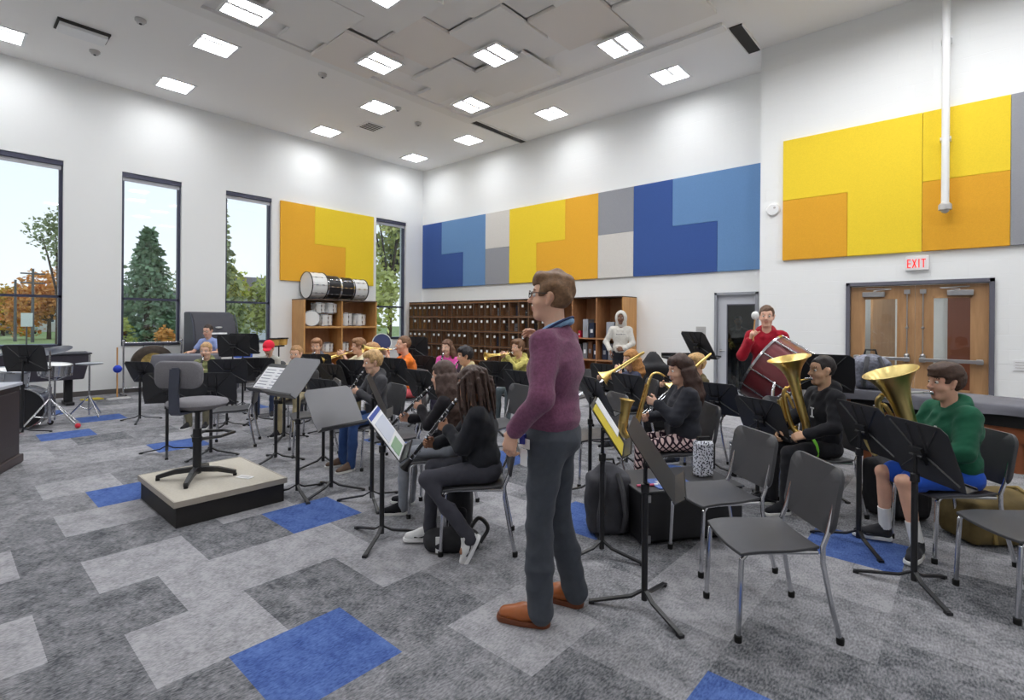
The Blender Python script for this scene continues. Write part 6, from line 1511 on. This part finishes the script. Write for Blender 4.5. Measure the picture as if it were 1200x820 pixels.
# saxophone
PL = mat('plaid_cloth', (222, 196, 194), .9, spec=.1)
def plaid():
    nt = PL.node_tree; b = nt.nodes['Principled BSDF']; tc = nt.nodes.new('ShaderNodeTexCoord'); sp = nt.nodes.new('ShaderNodeSeparateXYZ'); nt.links.new(tc.outputs['Object'], sp.inputs[0])
    def op(o, a, b2):
        q = nt.nodes.new('ShaderNodeMath'); q.operation = o
        for k, z in enumerate((a, b2)):
            if isinstance(z, (int, float)): q.inputs[k].default_value = z
            elif z is not None: nt.links.new(z, q.inputs[k])
        return q.outputs[0]
    u = op('ADD', sp.outputs[0], sp.outputs[1]); u = op('ADD', u, sp.outputs[2]); v = op('SUBTRACT', sp.outputs[0], sp.outputs[1]); v = op('SUBTRACT', v, sp.outputs[2])
    st = lambda w: op('LESS_THAN', op('FRACT', op('MULTIPLY', w, 17.0), None), .34)
    mx = nt.nodes.new('ShaderNodeMix'); mx.data_type = 'RGBA'; mx.inputs[6].default_value = lin(222, 196, 194); mx.inputs[7].default_value = lin(52, 38, 48)
    nt.links.new(op('MAXIMUM', st(u), st(v)), mx.inputs[0]); nt.links.new(mx.outputs[2], b.inputs['Base Color'])
plaid()
sx = sitter('player with wavy dark hair in a black sweatshirt and plaid trousers playing saxophone', 'grey band chair under the saxophone player', -1.88, 4.36, 224, s=.84, lean=2, look=(2, 8), wl=lambda m, s: m + V(.16, .05, -.24) * s, wr=lambda m, s: m + V(.2, -.08, -.42) * s, hl=((.8, -.5, .2), (-.3, -1, 0), .8), hr=((.8, .4, .1), (-.3, 1, 0), .8), top=((48, 49, 56), 'hoodie'), bottom=(PL, 'long'), shoes=((40, 40, 44), WH, 'sneaker'), hair=((62, 42, 36), 'wavy'), skn=(224, 178, 152), res=.0085, fat=1.36)
sax(sx, 'brass alto saxophone played by the player in plaid trousers')
# low brass
eu = sitter('black-haired boy in a black hoodie with a green stripe playing euphonium', 'grey band chair under the euphonium player', -.92, 4.94, 222, s=.87, lean=0, look=(2, 0), wl=(.24, .2, .66), wr=(.3, -.1, .62), hl=((.7, -.6, -.3), (-.5, -.6, -.6), .5), hr=((.6, .5, -.5), (.0, .8, -.5), .6), top=((38, 38, 42), 'hoodie'), bottom=((42, 42, 46), 'long'), shoes=((36, 36, 40), WH, 'sneaker'), hair=((40, 34, 34), 'crop'), skn=(216, 172, 140), res=.008, fat=1.12)
lowbrass('euphonium', 'shiny brass euphonium held upright by the boy in the black hoodie', eu, (.27, .0, 1.26), (.24, .0, 1), (.12, .03, .64), .165, .32, .038, 1., (.09, -.09, .02))
m = MB(); k0, p0 = eu['KN'][1], eu['P']; c = p0.lerp(k0, .42); a = [c + V(.0, math.cos(t) * .108, math.sin(t) * .1) for t in [R(-20 + 12 * i) for i in range(12)]]; m.tube(a, .012, 6); m.build('green_stripe', mat('neon_green', (140, 226, 70), .6), eu['root'])
m = MB(); q = eu['SC'] + eu['fwd'] * .137 - eu['sdv'] * .16; m.box(q + V(0, .05, 0), (.006, .012, .07)); m.box(q + V(0, .05, .036), (.006, .045, .01)); m.box(q + V(0, .05, -.036), (.006, .045, .01)); m.build('chest_print', M_white, eu['root'], smooth=0)
tu = sitter('boy in a dark green hoodie and bright blue shorts playing tuba', 'grey band chair under the tuba player', -.09, 4.63, 219, s=.87, lean=4, look=(0, 2), wl=(.28, .14, .7), wr=(.3, -.1, .78), hl=((.7, -.6, .0), (-.4, -.8, -.2), .5), hr=((.6, .5, .2), (.0, .8, -.4), .6), top=((38, 96, 72), 'hoodie'), bottom=((44, 90, 196), 'short'), shoes=((52, 52, 56), WH, 'sneaker'), hair=((72, 52, 42), 'bowl'), skn=(228, 178, 152), res=.0075, fat=1.3,
    legs={1: ((.38, .1, .5), (.3, .13, .085), (.75, .65), 0.), -1: ((.36, -.13, .5), (.33, -.14, .085), (.9, -.4), 0.)})
lowbrass('tuba', 'large brass tuba standing in the lap of the boy in green', tu, (.38, -.03, 1.22), (.34, -.02, 1), (.17, .02, .6), .165, .4, .052, 1.15, (.12, -.12, .03))
q = tu['SC'] + tu['fwd'] * .15 - tu['sdv'] * .15; m = MB(); m.prism([(-.035, -.04), (-.018, -.04), (0, .03), (.018, -.04), (.035, -.04), (.008, .05), (-.008, .05)], .006, frame(q + V(0, .05, 0), (0, -1, 0), (0, 0, 1), (-1, 0, 0))); m.build('white_letter', M_white, tu['root'], smooth=0); MB().box(q + V(0, -.03, .0), (.008, .03, .05)).build('yellow_patch', M_yel, tu['root'], smooth=0)
# percussion
dm = person('young man in a red pullover standing behind the maroon bass drum with a mallet raised', -1.82, 6.68, 287, .985, False, lean=1, look=(-4, 2), wl=(.26, .26, 1.14), wr=(.2, -.17, 1.36), hl=((.9, -.2, .2), (0, -.3, -1), .8), hr=((.3, .1, 1), (.3, .9, 0), 1.0), top=((156, 26, 44), 'hoodie'), bottom=((48, 50, 60), 'long'), hair=((96, 70, 52), 'short'), skn=(230, 184, 160), res=.009, fat=1.1, ehr=(-.1, -.45, -1))
w = dm['M'] @ (dm['W'][-1] + V(.03, .03, .1)); t = inst('mallet', 'white-headed mallet raised by the young man in red', 'mallet', w, (.05, .1, 1)); MB().cyl((0, 0, -.12), (0, 0, .16), .008).build('handle', M_shelfwood, t); MB().ball((0, 0, .18), (.045, .045, .05)).build('head', M_drumhead, t)
w = dm['M'] @ (dm['W'][1] + V(.09, -.02, .0)); t = inst('mallet', 'large fluffy white mallet resting on the bass drum rim', 'mallet', w, (.85, -.2, .12)); MB().cyl((0, 0, -.05), (0, 0, .5), .01).build('handle', M_drumwhite, t); g = SDF((-.1, -.1, -.12), (.1, .1, .12), .012); g.ell((0, 0, 0), (.06, .06, .09), k=0); g.wrinkle(.008, 70, 3); g.build('head', M_drumhead, t)
gl = person('boy with glasses in a pale blue shirt standing before the black cover', -10.5, 3.4, 312, .8, False, lean=2, look=(0, 8), wl=(.3, .2, .95), wr=(.3, -.2, .95), top=((150, 166, 214), 'tshirt'), bottom=((60, 64, 76), 'long'), hair=((52, 40, 36), 'crop'), skn=(226, 180, 156), res=.012, glasses=True)
for sg in (1, -1):
    w = gl['M'] @ (gl['W'][sg] + V(.08, 0, .0)); t = inst('drumstick', 'pale drumstick in the %s hand of the boy with glasses' % ('left' if sg > 0 else 'right'), 'drumstick', w, gl['M'].to_3x3() @ V(.9, -.2 * sg, -.12)); MB().cyl((0, 0, -.08), (0, 0, .3), .008, .006).build('shaft', M_shelfwood, t); MB().ball((0, 0, .31), (.01, .01, .014)).build('tip', M_drumwhite, t)
# rows at the back
CAMO = mat('camo_cloth', (134, 140, 96), .9, noise=(14, .45))
CAMO2 = mat('yellow_camo_cloth', (186, 176, 100), .9, noise=(16, .5))
cl = play(seat_cl, .26, .42)
ca = sitter('fair-haired boy in a pale camouflage top sitting behind a black stand', 'grey band chair under the boy in the camouflage top', -8.44, 2.7, 322, s=.78, look=(0, 8), top=(CAMO, 'hoodie'), bottom=((110, 106, 90), 'long'), hair=((186, 150, 108), 'short'), skn=(232, 188, 164), **cl)
clarinet(ca, seat_cl, 'clarinet played by the boy in the camouflage top')
rd = sitter('player with a bright red cap sitting behind a black stand', 'grey band chair under the player with the red cap', -8.65, 3.7, 325, s=.76, look=(0, 24), top=((178, 178, 170), 'tshirt'), bottom=((60, 70, 96), 'long'), hair=((120, 90, 66), 'short'), **cl)
clarinet(rd, seat_cl, 'clarinet played by the player with the red cap')
g = SDF((-.16, -.14, -.04), (.2, .14, .2), .009); g.ell((-.01, 0, .05), (.12, .098, .112), k=0); g.slab((0, 0, -.06), (.3, .3, .1), cut=True, k=.01); g.ell((.12, 0, .055), (.085, .075, .012), k=.01); g.build('cap', cloth((222, 44, 66)), rd['root'], Matrix.Translation(rd['HC']) @ rd['Q'].to_4x4() @ Matrix.Scale(rd['h'], 4))
k3 = sitter('light brown-haired child looking over the white sheet music stand', 'grey band chair under the child behind the white sheets', -6.97, 3.36, 312, s=.765, look=(0, 4), top=((206, 196, 176), 'tshirt'), bottom=((176, 164, 132), 'long'), hair=((168, 128, 86), 'short'), **cl)
clarinet(k3, seat_cl, 'clarinet played by the child behind the white sheets')
k4 = sitter('brown-haired boy in a grey top playing before the wooden shelf unit', 'grey band chair under the boy before the shelf unit', -7.82, 4.1, 318, s=.83, look=(0, 4), top=((104, 108, 118), 'hoodie'), bottom=((60, 62, 72), 'long'), hair=((146, 104, 72), 'full'), **cl)
clarinet(k4, seat_cl, 'clarinet played by the boy before the shelf unit')
tp = play((1, 0, -.06), .26, .2, .1, .04)
k5 = sitter('brown-haired child in a cream top playing trumpet beside the shelf unit', 'grey band chair under the trumpet player in cream', -7.12, 4.45, 262, s=.85, look=(-8, 2), top=((226, 216, 184), 'tshirt'), bottom=((70, 74, 84), 'long'), hair=((142, 104, 72), 'full'), **tp)
trumpet(k5, (1, -.1, -.3), 'trumpet played by the child in the cream top')
k6 = sitter('sandy-haired child with rosy cheeks in a white top beside another player', 'grey band chair under the child in the white top', -6.53, 4.31, 262, s=.79, look=(-6, 4), top=((230, 226, 222), 'tshirt'), bottom=((120, 118, 92), 'long'), hair=((178, 136, 92), 'bowl'), skn=(236, 186, 166), **cl)
clarinet(k6, seat_cl, 'clarinet played by the child in the white top')
og = sitter('player in an orange shirt and coral shorts lifting a trumpet', 'grey band chair under the player in orange', -6.02, 4.5, 255, s=.93, look=(-4, -4), top=((240, 128, 50), 'tshirt'), bottom=((226, 104, 110), 'short'), shoes=((200, 196, 190), WH, 'sneaker'), hair=((120, 88, 64), 'crop'), skn=(230, 180, 154), fat=1.15, **tp)
trumpet(og, (1, 0, .02), 'trumpet lifted by the player in orange')
pk = sitter('girl in a bright pink shirt playing a clarinet before the cubbies', 'grey band chair under the girl in pink', -6.33, 5.56, 300, s=.82, look=(-14, 2), top=((230, 96, 176), 'tshirt'), bottom=((70, 66, 84), 'long'), hair=((104, 74, 56), 'shoulder'), skn=(232, 188, 164), **cl)
clarinet(pk, seat_cl, 'clarinet played by the girl in pink')
bk = sitter('black-haired boy in a cream hooded top sitting behind the clarinet girls', 'grey band chair under the boy in the cream top', -4.93, 4.67, 238, s=.79, look=(0, 6), top=((208, 190, 146), 'hoodie'), bottom=((64, 66, 74), 'long'), hair=((44, 40, 42), 'full'), skn=(222, 172, 138), **cl)
clarinet(bk, seat_cl, 'clarinet played by the boy in the cream hooded top')
tk = sitter('curly brown-haired child in a yellow camouflage top playing a bright trumpet', 'grey band chair under the trumpet player in camouflage', -5.13, 5.96, 264, s=.86, look=(-6, 0), top=(CAMO2, 'hoodie'), bottom=((90, 100, 104), 'long'), hair=((110, 78, 54), 'curly'), **tp)
trumpet(tk, (1, -.2, -.12), 'bright trumpet played by the curly-haired child')
hd_ = person('person in a pale grey hoodie with the hood up standing by the open shelves', -5.2, 9.15, 298, .985, False, lean=0, look=(-4, 2), wl=(.2, .06, 1.02), wr=(.12, -.2, .98), hl=((.2, -1, -.1), (-1, 0, -.2), .5), top=((206, 202, 194), 'hoodie'), bottom=((44, 44, 50), 'long'), shoes=((60, 60, 64), WH, 'sneaker'), hair=((36, 30, 28), 'crop'), skn=(124, 88, 68), fat=1.05, lips=(104, 66, 60), ehl=(-.3, .9, -.5))
g = SDF((-.2, -.17, -.22), (.15, .17, .2), .01); g.ell((-.015, 0, .01), (.128, .118, .15), k=0); g.ell((-.05, 0, -.12), (.1, .11, .09), k=.04); g.ell((.1, 0, -.005), (.085, .066, .1), cut=True, k=.02); g.build('hood', cloth((206, 202, 194)), hd_['root'], Matrix.Translation(hd_['HC']) @ hd_['Q'].to_4x4() @ Matrix.Scale(hd_['h'], 4))
m = MB(); q = hd_['SC'] + hd_['fwd'] * .135 - hd_['sdv'] * .12
for i in range(9): m.box(q + V(0, -.08 + .02 * i, 0), (.006, .012, .02 if i in (0, 5) else .014))
m.build('chest_print', mat('print_dark', (60, 62, 76), .8), hd_['root'], smooth=0)
tbp = dict(wl=lambda m, s: m + V(.08, .05, -.06) * s, wr=lambda m, s: m + V(.4, -.06, -.2) * s, hl=((.6, -.5, .4), (-.2, -1, 0), .8), hr=((.8, .5, .0), (-.2, 1, 0), .7))
tr = sitter('girl with golden brown hair playing a trombone before the grey bins', 'grey band chair under the girl with the trombone', -3.15, 5.84, 226, s=.77, look=(10, 4), top=((66, 70, 92), 'tshirt'), bottom=((84, 86, 100), 'long'), hair=((176, 124, 72), 'shoulder'), **tbp)
trombone(tr, (.82, -.12, -.56), 'trombone with its slide reaching down before the girl with golden hair')
t2 = sitter('blond player half hidden behind the saxophone player holding a trombone', 'grey band chair under the blond trombone player', -2.28, 5.75, 228, s=.77, look=(8, 6), top=((96, 86, 60), 'tshirt'), bottom=((70, 74, 84), 'long'), hair=((196, 158, 106), 'full'), **tbp)
trombone(t2, (.72, -.1, -.68), 'trombone whose rear bow shows beside the saxophone player\'s hair')
pr = person('person in a dark grey top seen through the glass of the grey door', -4.02, 12.5, 285, .96, False, lean=0, look=(0, 4), wl=(.3, .12, 1.05), wr=(.26, -.16, 1.08), top=((70, 74, 74), 'hoodie'), bottom=((34, 36, 44), 'long'), hair=((40, 34, 32), 'short'), res=.013)
